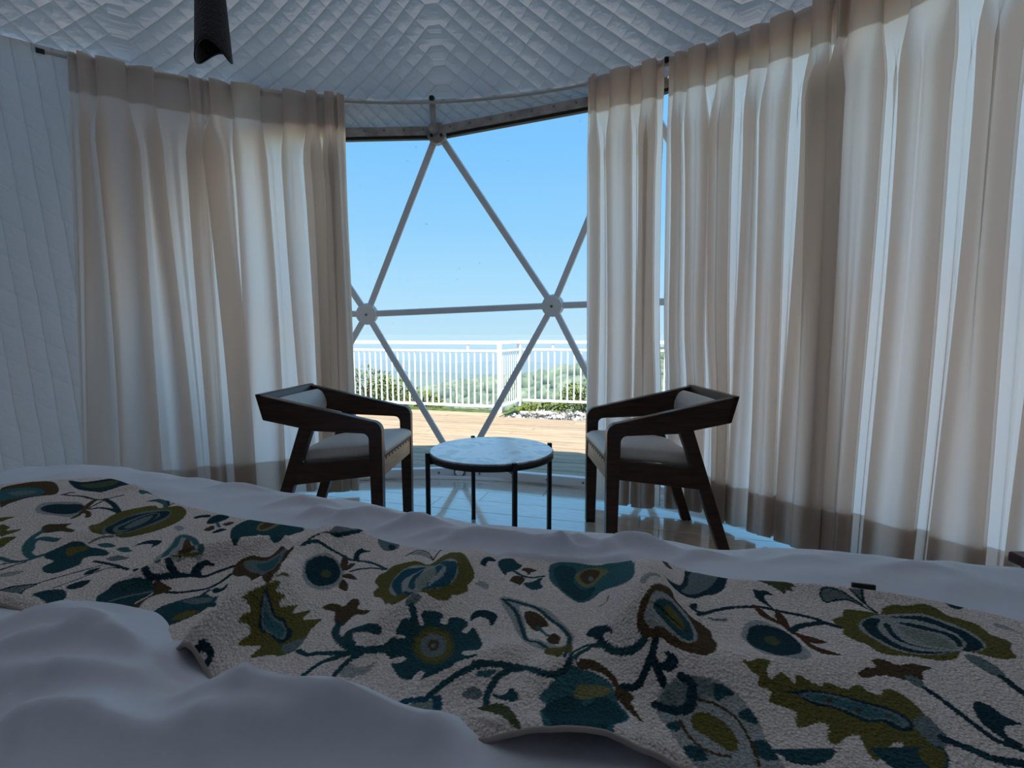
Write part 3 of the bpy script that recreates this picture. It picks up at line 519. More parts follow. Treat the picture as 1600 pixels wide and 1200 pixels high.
('l','dark',8.7,[(350,379),(356,374),(363,368),(371,361),(383,357),(399,354)])]
# ---------------------------------------------------------------- the dome: setting
CX,CYY,CZ,RS=-.66,.48,.73,3.2
def pol(a,r,z): a=math.radians(a); return (CX+r*math.sin(a),CYY+r*math.cos(a),z)
def rs(z,off=0): return math.sqrt((RS+off)**2-(z-CZ)**2)
def lining(name,a0,a1,z0,z1,m,na,nz,edged=False):
    A=np.linspace(a0,a1,na); Z=np.linspace(z0,z1,nz)
    def edge(a,z):   # the lining is cut along the zigzag of the window frame
        e=-30.7+12*min(1,abs(z-1.2)/1.15)-.5
        return e if edged and a>a1-1e-6 else min(a,e) if edged else a
    P=np.array([[pol(edge(a,z),rs(z)-(.055 if edged and a>-46 else 0)*min(1,(a+46)/6),z) for z in Z] for a in A])
    o=grid_mesh(name,P,m)
    uvs(o,A,[RS*math.asin(max(-1,min(1,(z-CZ)/RS))) for z in Z]); tag(o,kind='structure'); return o
def solid(o,t):
    md=o.modifiers.new('thickness','SOLIDIFY'); md.thickness=t; md.offset=-1 if False else 1
def uvs(o,A,V,gore=False):
    me=o.data; ul=me.uv_layers.new(name='cloth'); nv=len(V)
    vi=np.zeros(len(me.loops),np.int32); me.loops.foreach_get('vertex_index',vi)
    A=np.asarray(A); V=np.asarray(V)
    if gore:
        g=(A-5.3)%72; g=np.where(g>36,72-g,g); U=np.radians(g)*2.2
    else: U=np.radians(A)*3.1
    ul.data.foreach_set('uv',np.stack([U[vi//nv],V[vi%nv]],-1).astype(np.float32).reshape(-1))
BAY0,BAY1=-42.7,77.3
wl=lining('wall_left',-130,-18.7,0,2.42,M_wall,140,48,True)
wl.data.materials.append(M_wall_block)
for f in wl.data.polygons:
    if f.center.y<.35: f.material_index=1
lining('wall_right',76,150,0,2.42,M_wall_block,60,24)
lining('wall_back',150,230,0,2.42,M_wall_block,60,24)
# ceiling: dome from the curtain line to the apex, gathered a little along its lower edge
A=np.linspace(-180,180,241); PH=np.linspace(math.asin((2.42-CZ)/RS),math.pi/2-.004,60)
P=np.zeros((len(A),len(PH),3))
for i,a in enumerate(A):
    for j,p in enumerate(PH):
        puff=.012*math.sin(math.radians(a)*30)*math.exp(-((p-PH[0])/.12)**2)
        rr=RS-.03*abs(math.sin(math.radians((a-5.3)*7.5)))*math.exp(-((p-PH[0])/.35)**2)*0+puff
        P[i,j]=pol(a,rr*math.cos(p),CZ+rr*math.sin(p))
ceil=grid_mesh('ceiling',P,M_ceil); uvs(ceil,A,RS*PH,True)
# unseen rear half of the dome, made opaque and darker to shape the fill
ceil.data.materials.append(M_ceil_block)
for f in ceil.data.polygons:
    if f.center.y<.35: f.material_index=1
tag(ceil,kind='structure')
# short skirt of lining between the curtain rail and the head beam of the window
HB=[5.3+24*k for k in range(-2,4)]
TOPZ,TOPR,MIDZ,MIDR,BASR,BASZ=2.265,2.80,1.20,3.165,3.12,.03
TZ_=[2.20,2.20,2.275,2.345,2.35,2.35]; TA=[0,0,-1.2,0,0,0]; MZ_=[1.17,1.172,1.224,1.23,1.23]
def chord(k0,u,r,z):
    a=Vector(pol(HB[k0]+TA[k0],r,TZ_[k0]+z-TOPZ)); b=Vector(pol(HB[k0+1]+TA[k0+1],r,TZ_[k0+1]+z-TOPZ)); return a.lerp(b,u)
A=[];rows=[]
for k in range(1,5):
    for u in np.linspace(0,1,17)[(0 if k==1 else 1):]:
        a=(HB[k]+TA[k])*(1-u)+(HB[k+1]+TA[k+1])*u; A.append(a); lo=chord(k,u,TOPR-.012,TOPZ+.03); hi=Vector(pol(a,rs(2.43)-.004,2.43))
        col=[]
        for v in np.linspace(0,1,9):
            p=lo.lerp(hi,v); s=.018*math.sin(v*math.pi)*(.6+.4*math.sin(a*.9)); d=Vector((CX-p.x,CYY-p.y,0)).normalized(); col.append(p+d*s)
        rows.append(col)
sk=grid_mesh('trim_1',np.array(rows),M_ceil); uvs(sk,A,np.linspace(0,.19,9)); tag(sk,kind='structure')

# window bay: geodesic frame, film panes
win=tag(empty('window_1',(0,0,0)),kind='structure')
Bn=[Vector(pol(a,BASR,BASZ)) for a in HB]; Tn=[Vector(pol(a+d,TOPR,z)) for a,d,z in zip(HB,TA,TZ_)]; Mn=[Vector(pol(a+12,MIDR,z)) for a,z in zip(HB[:-1],MZ_)]
def pane(a,b,c):
    n=(b-a).cross(c-a).normalized(); mid=(a+b+c)/3
    if n.dot(mid-Vector((CX,CYY,CZ)))<0: n=-n
    v=[p+n*.012 for p in (a,b,c)]
    mesh('pane',v,[(0,1,2)],M_pane,win)
for k in range(5):
    if k>0: pane(Bn[k],Bn[k+1],Mn[k]); pane(Tn[k],Tn[k+1],Mn[k])
    if k<4: pane(Mn[k],Mn[k+1],Bn[k+1]); pane(Mn[k],Mn[k+1],Tn[k+1])
pane(Bn[5],Mn[4],Tn[5])
def strut(a,b,w=.042,h=.03):
    n=((a+b)/2-Vector((CX,CYY,CZ))).normalized()
    bar('strut',a,b,w,h,M_steel,win,up=n,bev=.004)
for k in range(5):
    for q in (Bn[k],Bn[k+1],Tn[k],Tn[k+1])[0 if k else 1::1 if k else 2]: strut(Mn[k],q)
    if k<4: strut(Mn[k],Mn[k+1])
for p in Mn:
    n=(Vector((CX,CYY,CZ))-p).normalized(); hub=cyl('hub',p+n*.012,p+n*.045,.070,M_white,win,20)
    cyl('rim',p-n*.02,p+n*.012,.076,M_steel,hub,20); cyl('bolt',p+n*.04,p+n*.051,.009,M_bolt,hub,8)
for k in range(1,5):
    a,b=Tn[k],Tn[k+1]
    d=(b-a).normalized()
    inn=(Vector((CX,CYY,0))-Vector(((a.x+b.x)/2,(a.y+b.y)/2,0))).normalized()
    o=bar('head_beam',a+inn*.01,b+inn*.01,.05,.05,M_beam,win,bev=.004)
    for u in np.linspace(.08,.92,9):
        p=a.lerp(b,u)+inn*.034+Vector((0,0,.005)); cyl('bolt',p,p+inn*.006,.006,M_bolt,o,8)
    bar('gasket',a+inn*.004+Vector((0,0,-.034)),b+inn*.004+Vector((0,0,-.034)),.03,.018,M_rubber,win)
    a,b=Bn[k],Bn[k+1]
    o=bar('sill_beam',a+Vector((0,0,.012)),b+Vector((0,0,.012)),.05,.06,M_steel,win,bev=.004)
    for u in np.linspace(.12,.88,5):
        p=a.lerp(b,u)+inn*.025+Vector((0,0,.012)); cyl('bolt',p,p+inn*.008,.008,M_bolt,o,8)
for p in Tn[1:]:
    inn=(Vector((CX,CYY,0))-Vector((p.x,p.y,0))).normalized()
    hub=cyl('hub',p+inn*.0+Vector((0,0,-.02)),p+inn*.045+Vector((0,0,-.02)),.062,M_beam,win,14)
    for dx in (-.03,.03): 
        q=p+inn*.045+Vector((-inn.y*dx,inn.x*dx,-.035)); cyl('bolt',q,q+inn*.008,.009,M_rubber,hub,8)
for p in Bn[1:]:
    inn=(Vector((CX,CYY,0))-Vector((p.x,p.y,0))).normalized(); q=p+Vector((0,0,.018))
    hub=cyl('hub',q,q+inn*.035,.045,M_bolt,win,14)
    bm=bmesh.new(); bmesh.ops.create_uvsphere(bm,u_segments=14,v_segments=8,radius=.03,matrix=Matrix.Translation(q+inn*.045)); bm_obj('cap',bm,M_white,hub,True)
# curved white edge strip inside the sill
A=np.linspace(BAY0-2,BAY1+2,80); P=[]
for a in A: P.append([pol(a,r,z) for r,z in ((3.075,0),(3.075,.022),(3.045,.022),(3.04,.001))])
tag(grid_mesh('baseboard_front',np.array(P),M_white,smooth=False),kind='structure')

# floor: slab, planks laid at 15.9 degrees, each clipped to the round room
PY=math.radians(15.9); CP,SP=math.cos(PY),math.sin(PY)
def PST(s,t): return (s*CP+t*SP,-s*SP+t*CP)
cs,ct=CX*CP-CYY*SP, CX*SP+CYY*CP
fl=prism('floor',[pol(a,3.14,0)[:2] for a in range(0,360,6)],-.034,-.012,M_beam); tag(fl,kind='structure')
RF=3.10; PW=.19; rnd=random.Random(3)
row=0; t=-RF+.005
while t<RF-.02:
    t1=min(t+PW-.002,RF-.01); h0=math.sqrt(max(RF*RF-t*t,0)); h1=math.sqrt(max(RF*RF-t1*t1,0))
    joints=[]; s=-3.3+rnd.uniform(.2,1.1)
    while s<3.3: joints.append(s); s+=1.22
    edges=[None]+joints+[None]
    for i in range(len(edges)-1):
        def clampx(s,h,side): 
            if s is None: s=-9 if side==0 else 9
            return max(-h,min(h,s))
        g=.0012
        a0=clampx(edges[i]+g if edges[i] is not None else None,h0,0);a1=clampx(edges[i+1]-g if edges[i+1] is not None else None,h0,1)
        b0=clampx(edges[i]+g if edges[i] is not None else None,h1,0);b1=clampx(edges[i+1]-g if edges[i+1] is not None else None,h1,1)
        if max(a1-a0,b1-b0)<.03: continue
        if a1-a0<.004: a1=a0+.004
        if b1-b0<.004: b1=b0+.004
        # mesh in plank axes, so that the grain runs along it
        v=[];ch=.0015
        for (x,y) in ((a0,t),(a1,t),(b1,t1),(b0,t1)): v.append((x,y,-.012))
        for (x,y) in ((a0,t),(a1,t),(b1,t1),(b0,t1)): v.append((x,y,-ch))
        for (x,y) in ((a0+ch,t+ch),(a1-ch,t+ch),(b1-ch,t1-ch),(b0+ch,t1-ch)): v.append((x,y,0))
        f=[(3,2,1,0)]+[(k,(k+1)%4,4+(k+1)%4,4+k) for k in range(4)]+[(4+k,4+(k+1)%4,8+(k+1)%4,8+k) for k in range(4)]+[(8,9,10,11)]
        sh=rnd.uniform(-40,40); v=[(x+sh,y,z) for x,y,z in v]
        o=mesh('plank',v,f,M_floor,fl); q=PST(cs-sh,ct); o.location=(q[0],q[1],0); o.rotation_euler=(0,0,-PY)
    t+=PW; row+=1

# ---------------------------------------------------------------- outside: deck, railings, gravel, hills, haze
deck=tag(prism('deck',[PST(s,t) for s,t in ((-7,2.2),(6,2.2),(6,6.12),(-1.92,6.12),(-1.92,6.40),(-7,6.40))],-.20,-.052,M_beam),kind='structure')
t=2.25; DW=.13
while t<6.38:
    s1=6 if t<6.08 else -1.93
    joints=[-7]+sorted(rnd.uniform(-5.5,5) for _ in range(2))+[9]
    js=[j for j in joints if j<s1]+[s1]
    for i in range(len(js)-1):
        if js[i+1]-js[i]<.05: continue
        sh=rnd.uniform(-40,40); Lh=(js[i+1]-js[i]-.004)/2; c=(js[i+1]+js[i])/2
        bm=bmesh.new(); add_box(bm,(sh,0,0),(2*Lh,DW-.009,.022)); o=bm_obj('plank',bm,M_deck,deck)
        q=PST(c-sh,t+DW/2); o.location=(q[0],q[1],-.041+rnd.uniform(-.0015,.0015)); o.rotation_euler=(0,0,-PY)
    t+=DW
def railing(name,label,s0,t0,s1,t1,posts,nb,group=None,bw=.020):
    root=empty(name,(*PST(s0,t0),-.03),0); tag(root,label,'railing',group)
    ang=math.atan2(PST(s1,t1)[1]-PST(s0,t0)[1],PST(s1,t1)[0]-PST(s0,t0)[0]); root.rotation_euler=(0,0,ang)
    Ln=math.hypot(s1-s0,t1-t0)
    def B(nm,c,s): return box(nm,c,s,M_white,root,.003)
    B('top_rail',(Ln/2,0,.945),(Ln+.05,.055,.045)); B('middle_rail',(Ln/2,0,.835),(Ln,.035,.03)); B('bottom_rail',(Ln/2,0,.09),(Ln,.035,.035))
    for p in posts: B('post',(p*Ln,0,.465),(.055,.05,.925))
    for i in range(1,nb):
        x=Ln*i/nb; B('baluster',(x,0,.4625),(bw,bw,.72))
    for i in range(int(Ln/1.2)):
        x=.45+1.2*i
        if x<Ln-.1: B('rail_support',(x,0,.886),(.025,.025,.075))
    return root
railing('railing','white metal railing running left along the far edge of the deck',-2.0,6.42,-6.6,6.42,[0,.5,1],52)
railing('railing','short white railing piece turning outward between the two long railings',-2.0,6.47,-1.93,7.16,[1],9,bw=.010)
railing('railing','white metal railing behind the pebble strip at right',-1.88,7.18,4.2,7.18,[.5,1],64)
# pebble strip
peb=bmesh.new(); rnd2=random.Random(5)
base=bmesh.new(); bmesh.ops.create_icosphere(base,subdivisions=1,radius=1); bv=[v.co.copy() for v in base.verts]; bf=[[v.index for v in f.verts] for f in base.faces]; base.free()
V=[];F=[]
for i in range(2600):
    s=rnd2.uniform(-1.86,1.6); t=rnd2.uniform(6.16,6.86)
    if s<-1.5 and (t-6.16)>(s+1.86)*2.2+.1: continue
    r=rnd2.uniform(.012,.026); q=PST(s,t); n0=len(V); k=[r*rnd2.uniform(.7,1.3) for _ in range(3)]
    V+=[(q[0]+v.x*k[0],q[1]+v.y*k[1],-.055+rnd2.uniform(-.02,.025)+v.z*k[2]) for v in bv]; F+=[tuple(n0+j for j in f) for f in bf]
pb=mesh('pebbles',V,F,M_stone); tag(pb,'strip of grey and white pebbles along the far deck edge','pebbles',kind='stuff')
kb=empty('kerb',(*PST(0,6.9),-.2)); tag(kb,'pale concrete kerb behind the pebble strip','kerb')
for i in range(7):
    o=box('kerb_block',(0,0,0),(.79,.07,.2),M_kerb,kb,.006); q=PST(-1.45+.8*i,6.9); p0=PST(0,6.9); o.location=(q[0]-p0[0],q[1]-p0[1],.035); o.rotation_euler=(0,0,-PY)
# ground just beyond the deck, then the wooded slope, valley and mountains
def terrain(name,xs,ys,fz,m,kind='structure'):
    P=np.array([[(x,y,fz(x,y)) for y in ys] for x in xs]); o=grid_mesh(name,P,m); tag(o,kind=kind); return o
def hz(x,y,seed,f):
    r=random.Random(seed); z=0
    for k in range(6):
        a=r.uniform(0,6.28); q=f*r.uniform(.5,1.8); z+=math.sin(q*(x*math.cos(a)+y*math.sin(a))+r.uniform(0,6.28))/6
    return z
def near_z(x,y):
    d=max(0,y-8.3+.285*x); return -.22-.30*d-.0*x-.10*max(0,x+6)*min(1,d/12)*.9+.25*hz(x,y,2,.5)*min(1,d/4)+ (0.13*d if x<-8 else .13*d*max(0,(-x)/8 if x<0 else 0))
terrain('ground',np.linspace(-34,16,70),list(np.linspace(5.4,12,24))+list(np.linspace(12.6,60,40)),near_z,M_grass)
def mid_z(x,y):
    ridge=-24-.0035*(x-150)**2/10+10*math.exp(-((x-110)/90)**2)+7*hz(x,y,4,.03)
    return ridge-.10*max(0,(y-300))-.28*max(0,300-y)*math.exp(-((x+20)/120)**2)*.6-.12*max(0,300-y)
terrain('slope',np.linspace(-260,420,80),np.linspace(70,520,50),mid_z,M_slope)
def mtn(name,y0,depth,zt,amp,seed,f):
    xs=np.linspace(-1.4*y0,1.6*y0,160); ys=np.linspace(y0-depth,y0+depth,24)
    terrain(name,xs,ys,lambda x,y: (zt+amp*hz(x,0,seed,f)+amp*.35*hz(x,y,seed+1,f*5))*1.0-((abs(y-y0)/depth)**1.3)*(250+zt*0),M_far)
mtn('hill',900,420,-62,14,11,.006); mtn('hill',1900,600,-95,30,14,.0032); mtn('hill',4200,1200,-150,55,17,.0016)
def blob(rad,seed,sub=2):
    b=bmesh.new(); bmesh.ops.create_icosphere(b,subdivisions=sub,radius=1); r=random.Random(seed)
    ks=[(Vector((r.uniform(-1,1),r.uniform(-1,1),r.uniform(-1,1)))*5,r.uniform(0,6)) for _ in range(6)]
    v=[p.co*(1+.13*sum(math.sin(k.dot(p.co)+o) for k,o in ks)/2) for p in b.verts]; f=[[q.index for q in g.verts] for g in b.faces]; b.free(); return v,f
BL=[blob(1,i) for i in range(5)]
def canopy(name,label,spots,m):
    V=[];F=[]
    for x,y,z,r in spots:
        v,f=BL[rnd2.randrange(5)]; n0=len(V); a=rnd2.uniform(0,6.28); ca,sa=math.cos(a),math.sin(a); kz=rnd2.uniform(.75,1.15)
        V+=[(x+r*(p.x*ca-p.y*sa),y+r*(p.x*sa+p.y*ca),z+r*p.z*kz) for p in v]; F+=[tuple(n0+j for j in g) for g in f]
    o=mesh(name,V,F,m,smooth=True); tag(o,label,'trees',kind='stuff'); return o
sp_=[]
for i in range(900):
    y=rnd2.uniform(12.5,58); x=rnd2.uniform(-.75*y-2,.45*y); r=rnd2.uniform(.35,.85)*(.6+y/45); sp_.append((x,y,near_z(x,y)-.3*r,r))
canopy('forest_canopy','dense green tree crowns on the near slope behind the railing',sp_,M_leaf)
sp_=[]
for i in range(2600):
    y=rnd2.uniform(90,500); x=rnd2.uniform(-.5*y,.62*y); r=rnd2.uniform(2.2,4.2); sp_.append((x,y,mid_z(x,y)+.2*r,r))
canopy('valley_canopy','hazy green forest on the hillside across the valley',sp_,M_slope)
def shrub(label,x,y,h,w,n,seed):
    r=random.Random(seed); zb=near_z(x,y)-.03; root=empty('shrub',(x,y,zb)); tag(root,label,'shrub')
    V=[];F=[]
    for i in range(n):
        a=r.uniform(0,6.28); u=math.sqrt(r.random())*w; z=h*(.15+.85*r.random()*(1-.5*(u/w)**2)); p=Vector((u*math.cos(a),u*math.sin(a),z))
        d=Vector((math.cos(a)*.6+r.uniform(-.5,.5),math.sin(a)*.6+r.uniform(-.5,.5),r.uniform(-.2,.8))).normalized(); q=d.cross(Vector((r.uniform(-1,1),r.uniform(-1,1),1))).normalized()
        Lf=r.uniform(.05,.09); n0=len(V); V+=[p,p+d*Lf*.5+q*Lf*.22,p+d*Lf,p+d*Lf*.5-q*Lf*.22]; F.append((n0,n0+1,n0+2,n0+3))
    fo=mesh('leaves',V,F,M_leaf2,root); tag(fo,kind='stuff')
    for i in range(5):
        a=i*1.3; tube('stem',[(0,0,0),(.15*w*math.cos(a),.15*w*math.sin(a),h*.4),(.5*w*math.cos(a),.5*w*math.sin(a),h*.8)],.008,M_wood,root,6)
for i,(px,yy,h,wd,lb) in enumerate([(572,9.2,.75,.55,'leafy shrub close behind the railing beside the left curtain'),(612,9.6,.62,.5,'yellow-green shrub behind the railing above the left chair'),(655,10.2,.5,.5,'low shrub behind the left railing, right of the yellow-green one'),(912,8.2,.62,.38,'yellow-green bush beside the right railing at the curtain edge'),(845,8.6,.28,.5,'low bush behind the right railing, over the pebbles')]):
    shrub(lb,(px-800)/790*yy,yy,h,wd,900,i+20)
HAZE=True
if HAZE:
    bm=bmesh.new(); add_box(bm,(300,2800,-257),(9000,5400,500)); 
    hm=bpy.data.materials.new('valley_haze'); hm.use_nodes=True; nt=hm.node_tree; nt.nodes.clear()
    oo=nt.nodes.new('ShaderNodeOutputMaterial'); vs=nt.nodes.new('ShaderNodeVolumeScatter'); vs.inputs['Color'].default_value=(.66,.86,.97,1); vs.inputs['Density'].default_value=.0009; vs.inputs['Anisotropy'].default_value=.0
    va=nt.nodes.new('ShaderNodeVolumeAbsorption'); va.inputs['Color'].default_value=(.66,.86,.97,1); va.inputs['Density'].default_value=.0009; ad=nt.nodes.new('ShaderNodeAddShader')
    nt.links.new(vs.outputs[0],ad.inputs[0]); nt.links.new(va.outputs[0],ad.inputs[1]); nt.links.new(ad.outputs[0],oo.inputs['Volume'])
    hzo=bm_obj('haze',bm,hm); tag(hzo,'pale blue haze over the valley','haze',kind='stuff')
# ---------------------------------------------------------------- curtain rail and curtains
TR,TZ=2.68,2.40
rail=empty('curtain_rail',pol(20,TR,TZ)); tag(rail,'thin curved metal curtain rail under the ceiling','curtain rail')
def rel(p): return tuple(a-b for a,b in zip(p,rail.location))
tube('rail',[rel(pol(a,TR,TZ)) for a in np.linspace(-37.6,80,100)],.0085,M_track,rail,8)
cyl('end_cap',rel(pol(-37.9,TR,TZ)),rel(pol(-37.2,TR,TZ)),.013,M_rubber,rail,10)
for i,a in enumerate((-28.6,3.9,32.75,58)):
    br=bar('bracket',rel(pol(a,TR,TZ+.004)),rel(pol(a,TR+.045,TZ+.05)),.03,.008,M_track,rail)
    cyl('knob',rel(pol(a,TR-.012,TZ+.02)),rel(pol(a,TR+.02,TZ+.035)),.014,M_rubber,br,10)
    if i==1:
        bar('hanger_arm',rel(pol(a,TR+.02,TZ)),rel(pol(a-.1,TOPR-.05,2.275)),.035,.008,M_track,rail,up=(0,-1,.4))
        cyl('pivot',rel(pol(a-.1,TOPR-.075,2.275)),rel(pol(a-.1,TOPR-.05,2.275)),.028,M_beam,rail,12)
ZL=[2.425,2.40,2.36,2.315,2.28,2.255,2.235,2.21,2.18,2.14,2.09,2.02,1.92,1.78,1.6,1.4,1.2,1.0,.8,.6,  .45,.34,.245,.17,.10,.035]

def curtain(label,a0,a1,folds,seed,zb=.035,l0=0.0,tail=0.0):
    """folds: (angle at the top, width in m, direction, lean in m at the hem, depth)"""
    r=random.Random(seed); k=math.radians(1)*TR
    root=empty('curtain',pol((a0+a1)/2,TR,0)); tag(root,label,'curtain','pleated curtains round the window bay')
    o0=Vector(root.location)
    ph=[r.uniform(0,6.28) for _ in range(8)]
    fv=[]
    for (a,w,g,ln,D) in folds: fv.append((a*k,w*.86,g,ln,D,r.uniform(.006,.011),r.uniform(-.02,.02)))
    levels=[]
    for z in ZL:
        if z<.12: z=zb if z<.1 else z
        hf=float(1-smoothstep(1.98,2.262,z))
        lowq=(2.4-z)/2.3; u0=a0*k+l0*lowq; u1=a1*k; pts=[(u0,.012+.02*hf),(u0+.006,.004)]
        lowf=(2.4-z)/2.3
        prev_d=.004
        cols=[]
        for (u,w,g,ln,D,wt,zz) in fv:
            ww=(wt+(w-wt)*hf**.7)*(1+.22*math.exp(-((z-2.07)/.13)**2)); DD=.03+(D-.03)*min(1,hf*1.3+.25); uu=u+ln*lowf*hf+.012*hf*math.sin(z*1.7+zz*90)
            sh=[(-1.0,0.0),(0,.03),(.44,.08),(.52,.17),(0,.24),(-.44,.30),(-.52,.40),(0,.48),(.44,.54),(.52,.64),(0,.71),(-.44,.78),(-.50,.88),(-.1,.97),(.7,1.0)]
            if g<0: sh=[(-x,y) for x,y in sh[::-1]]
            cols.append([(uu+x*ww,y*DD) for x,y in sh])
        seq=[pts[0],pts[1]]
        for i,c in enumerate(cols):
            a=seq[-1]; b=c[0]; gap=b[0]-a[0]
            wv=.010*math.sin(ph[i%8]+z*.8)*hf
            for q in (.3,.65):
                base=a[1]+(b[1]-a[1])*(q*q*(3-2*q)); sag=.006*math.sin(q*math.pi)*(1-hf)
                seq.append((a[0]+gap*q,max(-.03 if hf>.3 else 0,base+wv*math.sin(q*5+i)+sag)))
            seq+=c
        a=seq[-1]; b=(u1,.015+.02*hf); gap=b[0]-a[0]
        for q in (.35,.7): seq.append((a[0]+gap*q,a[1]+(b[1]-a[1])*q-.01*math.sin(q*3.1)))
        seq.append(b)
        if tail: seq+=[(u1+tail*.35*lowf,-tail*.5*lowf),(u1+tail*.6*lowf,-tail*lowf)]
        S=catmull(seq,3)
        row=[]
        for (u,d) in S:
            rr=TR-.014+.10*lowf-d+(-.012*math.sin(u*9+ph[0])*lowf)+.10*math.exp(-((u/k-36)/4.5)**2)*float(smoothstep(1.15,.6,z) if False else 1-smoothstep(.6,1.15,z)); row.append(Vector(pol(u/k,rr,z))-o0)
        levels.append(row)
    P=np.array(levels)
    grid_mesh('drape',P,M_cur,root)
    zz=np.array([p[0][2] for p in levels]); cen=np.array([CX,CYY,0])-np.array(o0)
    def layer(nm,mask):
        Q=P[mask].copy(); d=Q-cen; d[...,2]=0; d/=np.linalg.norm(d,axis=-1,keepdims=True)
        # a second thickness of cloth on the window side
        grid_mesh(nm,Q+d*.003,M_tape,root)
    layer('heading_tape',zz>=2.23); layer('hem',zz<=.25)
    # hooks on the rail
    for (u,*_) in fv:
        a=u/k; cyl('hook',Vector(pol(a,TR,2.398))-o0,Vector(pol(a,TR-.012,2.375))-o0,.004,M_track,root,6)
    return root
def F_(*rows): return rows
curtain('cream pleated curtain at far left, its edge against the quilted wall',-35.4,-23.0,
  F_((-34.5,.035,1,-.08,.06),(-32.9,.05,1,-.02,.055),(-30.5,.045,-1,.03,.05),(-27.9,.05,-1,.05,.055),(-24.3,.05,1,-.01,.05)),1,l0=-.085)
curtain('cream pleated curtain with a dark bunched edge left of the clear window',-23.3,-7.0,
  F_((-22.2,.11,1,.05,.08),(-19.9,.04,1,.0,.045),(-17.0,.04,-1,.02,.045),(-14.2,.04,1,.03,.05),(-11.4,.055,1,.0,.075),(-10.4,.055,-1,.0,.09),(-9.3,.055,1,.0,.09),(-8.3,.052,-1,.0,.09),(-7.7,.045,1,.0,.08)),2)
curtain('narrow cream pleated curtain just right of the clear window',23.9,32.7,
  F_((24.8,.045,-1,.0,.06),(26.7,.04,1,.0,.05),(28.8,.045,-1,.0,.05),(30.4,.045,1,.0,.06),(31.8,.05,-1,-.02,.06)),3)
curtain('wide cream pleated curtain right of the sky slit, behind the right chair',33.2,49.9,
  F_((34.0,.04,1,.0,.05),(35.4,.04,1,.02,.045),(37.0,.045,-1,.0,.045),(38.5,.045,1,.0,.05),(39.9,.05,-1,-.02,.07),(41.6,.045,1,-.03,.05),(43.4,.042,1,-.02,.05),(45.2,.045,-1,-.03,.05),(47.1,.06,1,-.03,.07),(48.4,.075,-1,.0,.09),(49.2,.06,1,.0,.09)),4)
curtain('tall cream pleated curtain at far right with a broad grey hem',49.5,72,
  F_((50.2,.05,1,.0,.08),(52.3,.05,-1,-.02,.055),(54.5,.055,1,-.03,.05),(57.2,.06,-1,-.05,.06),(59.4,.05,1,-.04,.06),(61.3,.06,-1,-.04,.06),(63.8,.05,1,-.03,.05),(66.5,.05,-1,0,.05),(69,.05,1,0,.06)),5)

# ---------------------------------------------------------------- armchairs
def curve_bar(name,side,y0,y1,m,parent):
    """a flat board: side outline (x,z) swept from y0 to y1"""
    n=len(side); v=[(x,y0,z) for x,z in side]+[(x,y1,z) for x,z in side]
    f=[tuple(range(n)),tuple(range(2*n-1,n-1,-1))]+[(i,n+i,n+(i+1)%n,(i+1)%n) for i in range(n)]
    me=bpy.data.meshes.new(name); me.from_pydata(v,[],f); 
    bm=bmesh.new(); bm.from_mesh(me); bmesh.ops.recalc_face_normals(bm,faces=bm.faces)
    es=[e for e in bm.edges if len(e.link_faces)==2 and e.calc_face_angle(0)>.5]
    bmesh.ops.bevel(bm,geom=es,offset=.003,segments=1,affect='EDGES'); bm.to_mesh(me); bm.free()
    return link(name,me,m,parent)
def pad_mesh(name,W,Dp,H,crown,m,parent,nx=16,ny=16):
    """soft cushion W (y) x Dp (x) x H with crowned top and rounded rim, base at z=0"""
    P=[]
    def sec(u):  # profile round the rim: from bottom edge to centre of the top
        return u
    xs=np.linspace(-1,1,nx*2+1); ys=np.linspace(-1,1,ny*2+1)
    T=[]
    for x in xs:
        row=[]
        for y in ys:
            ex=1-abs(x)**10; ey=1-abs(y)**10; e=max(0,ex*ey); z=H*(.55+.45*math.sqrt(e))+crown*(1-x*x)*(1-y*y)
            row.append((x*Dp/2,y*W/2,z))
        T.append(row)
    T=np.array(T); n,mn=T.shape[:2]
    o=grid_mesh(name,T,m,parent)
    # skirt down to the seat frame
    rim=[(i,0) for i in range(n)]+[(n-1,j) for j in range(1,mn)]+[(i,mn-1) for i in range(n-2,-1,-1)]+[(0,j) for j in range(mn-2,0,-1)]
    bm=bmesh.new(); bm.from_mesh(o.data); bm.verts.ensure_lookup_table()
    top=[bm.verts[i*mn+j] for i,j in rim]; mid=[bm.verts.new((v.co.x*1.012,v.co.y*1.012,H*.3)) for v in top]; bot=[bm.verts.new((v.co.x*.995,v.co.y*.995,0)) for v in top]
    k=len(top)
    for a,b in ((top,mid),(mid,bot)):
        for i in range(k): bm.faces.new((a[i],a[(i+1)%k],b[(i+1)%k],b[i]))
    bm.faces.new(bot); bmesh.ops.recalc_face_normals(bm,faces=bm.faces); bm.to_mesh(o.data); bm.free(); o.data.shade_smooth()
    return o
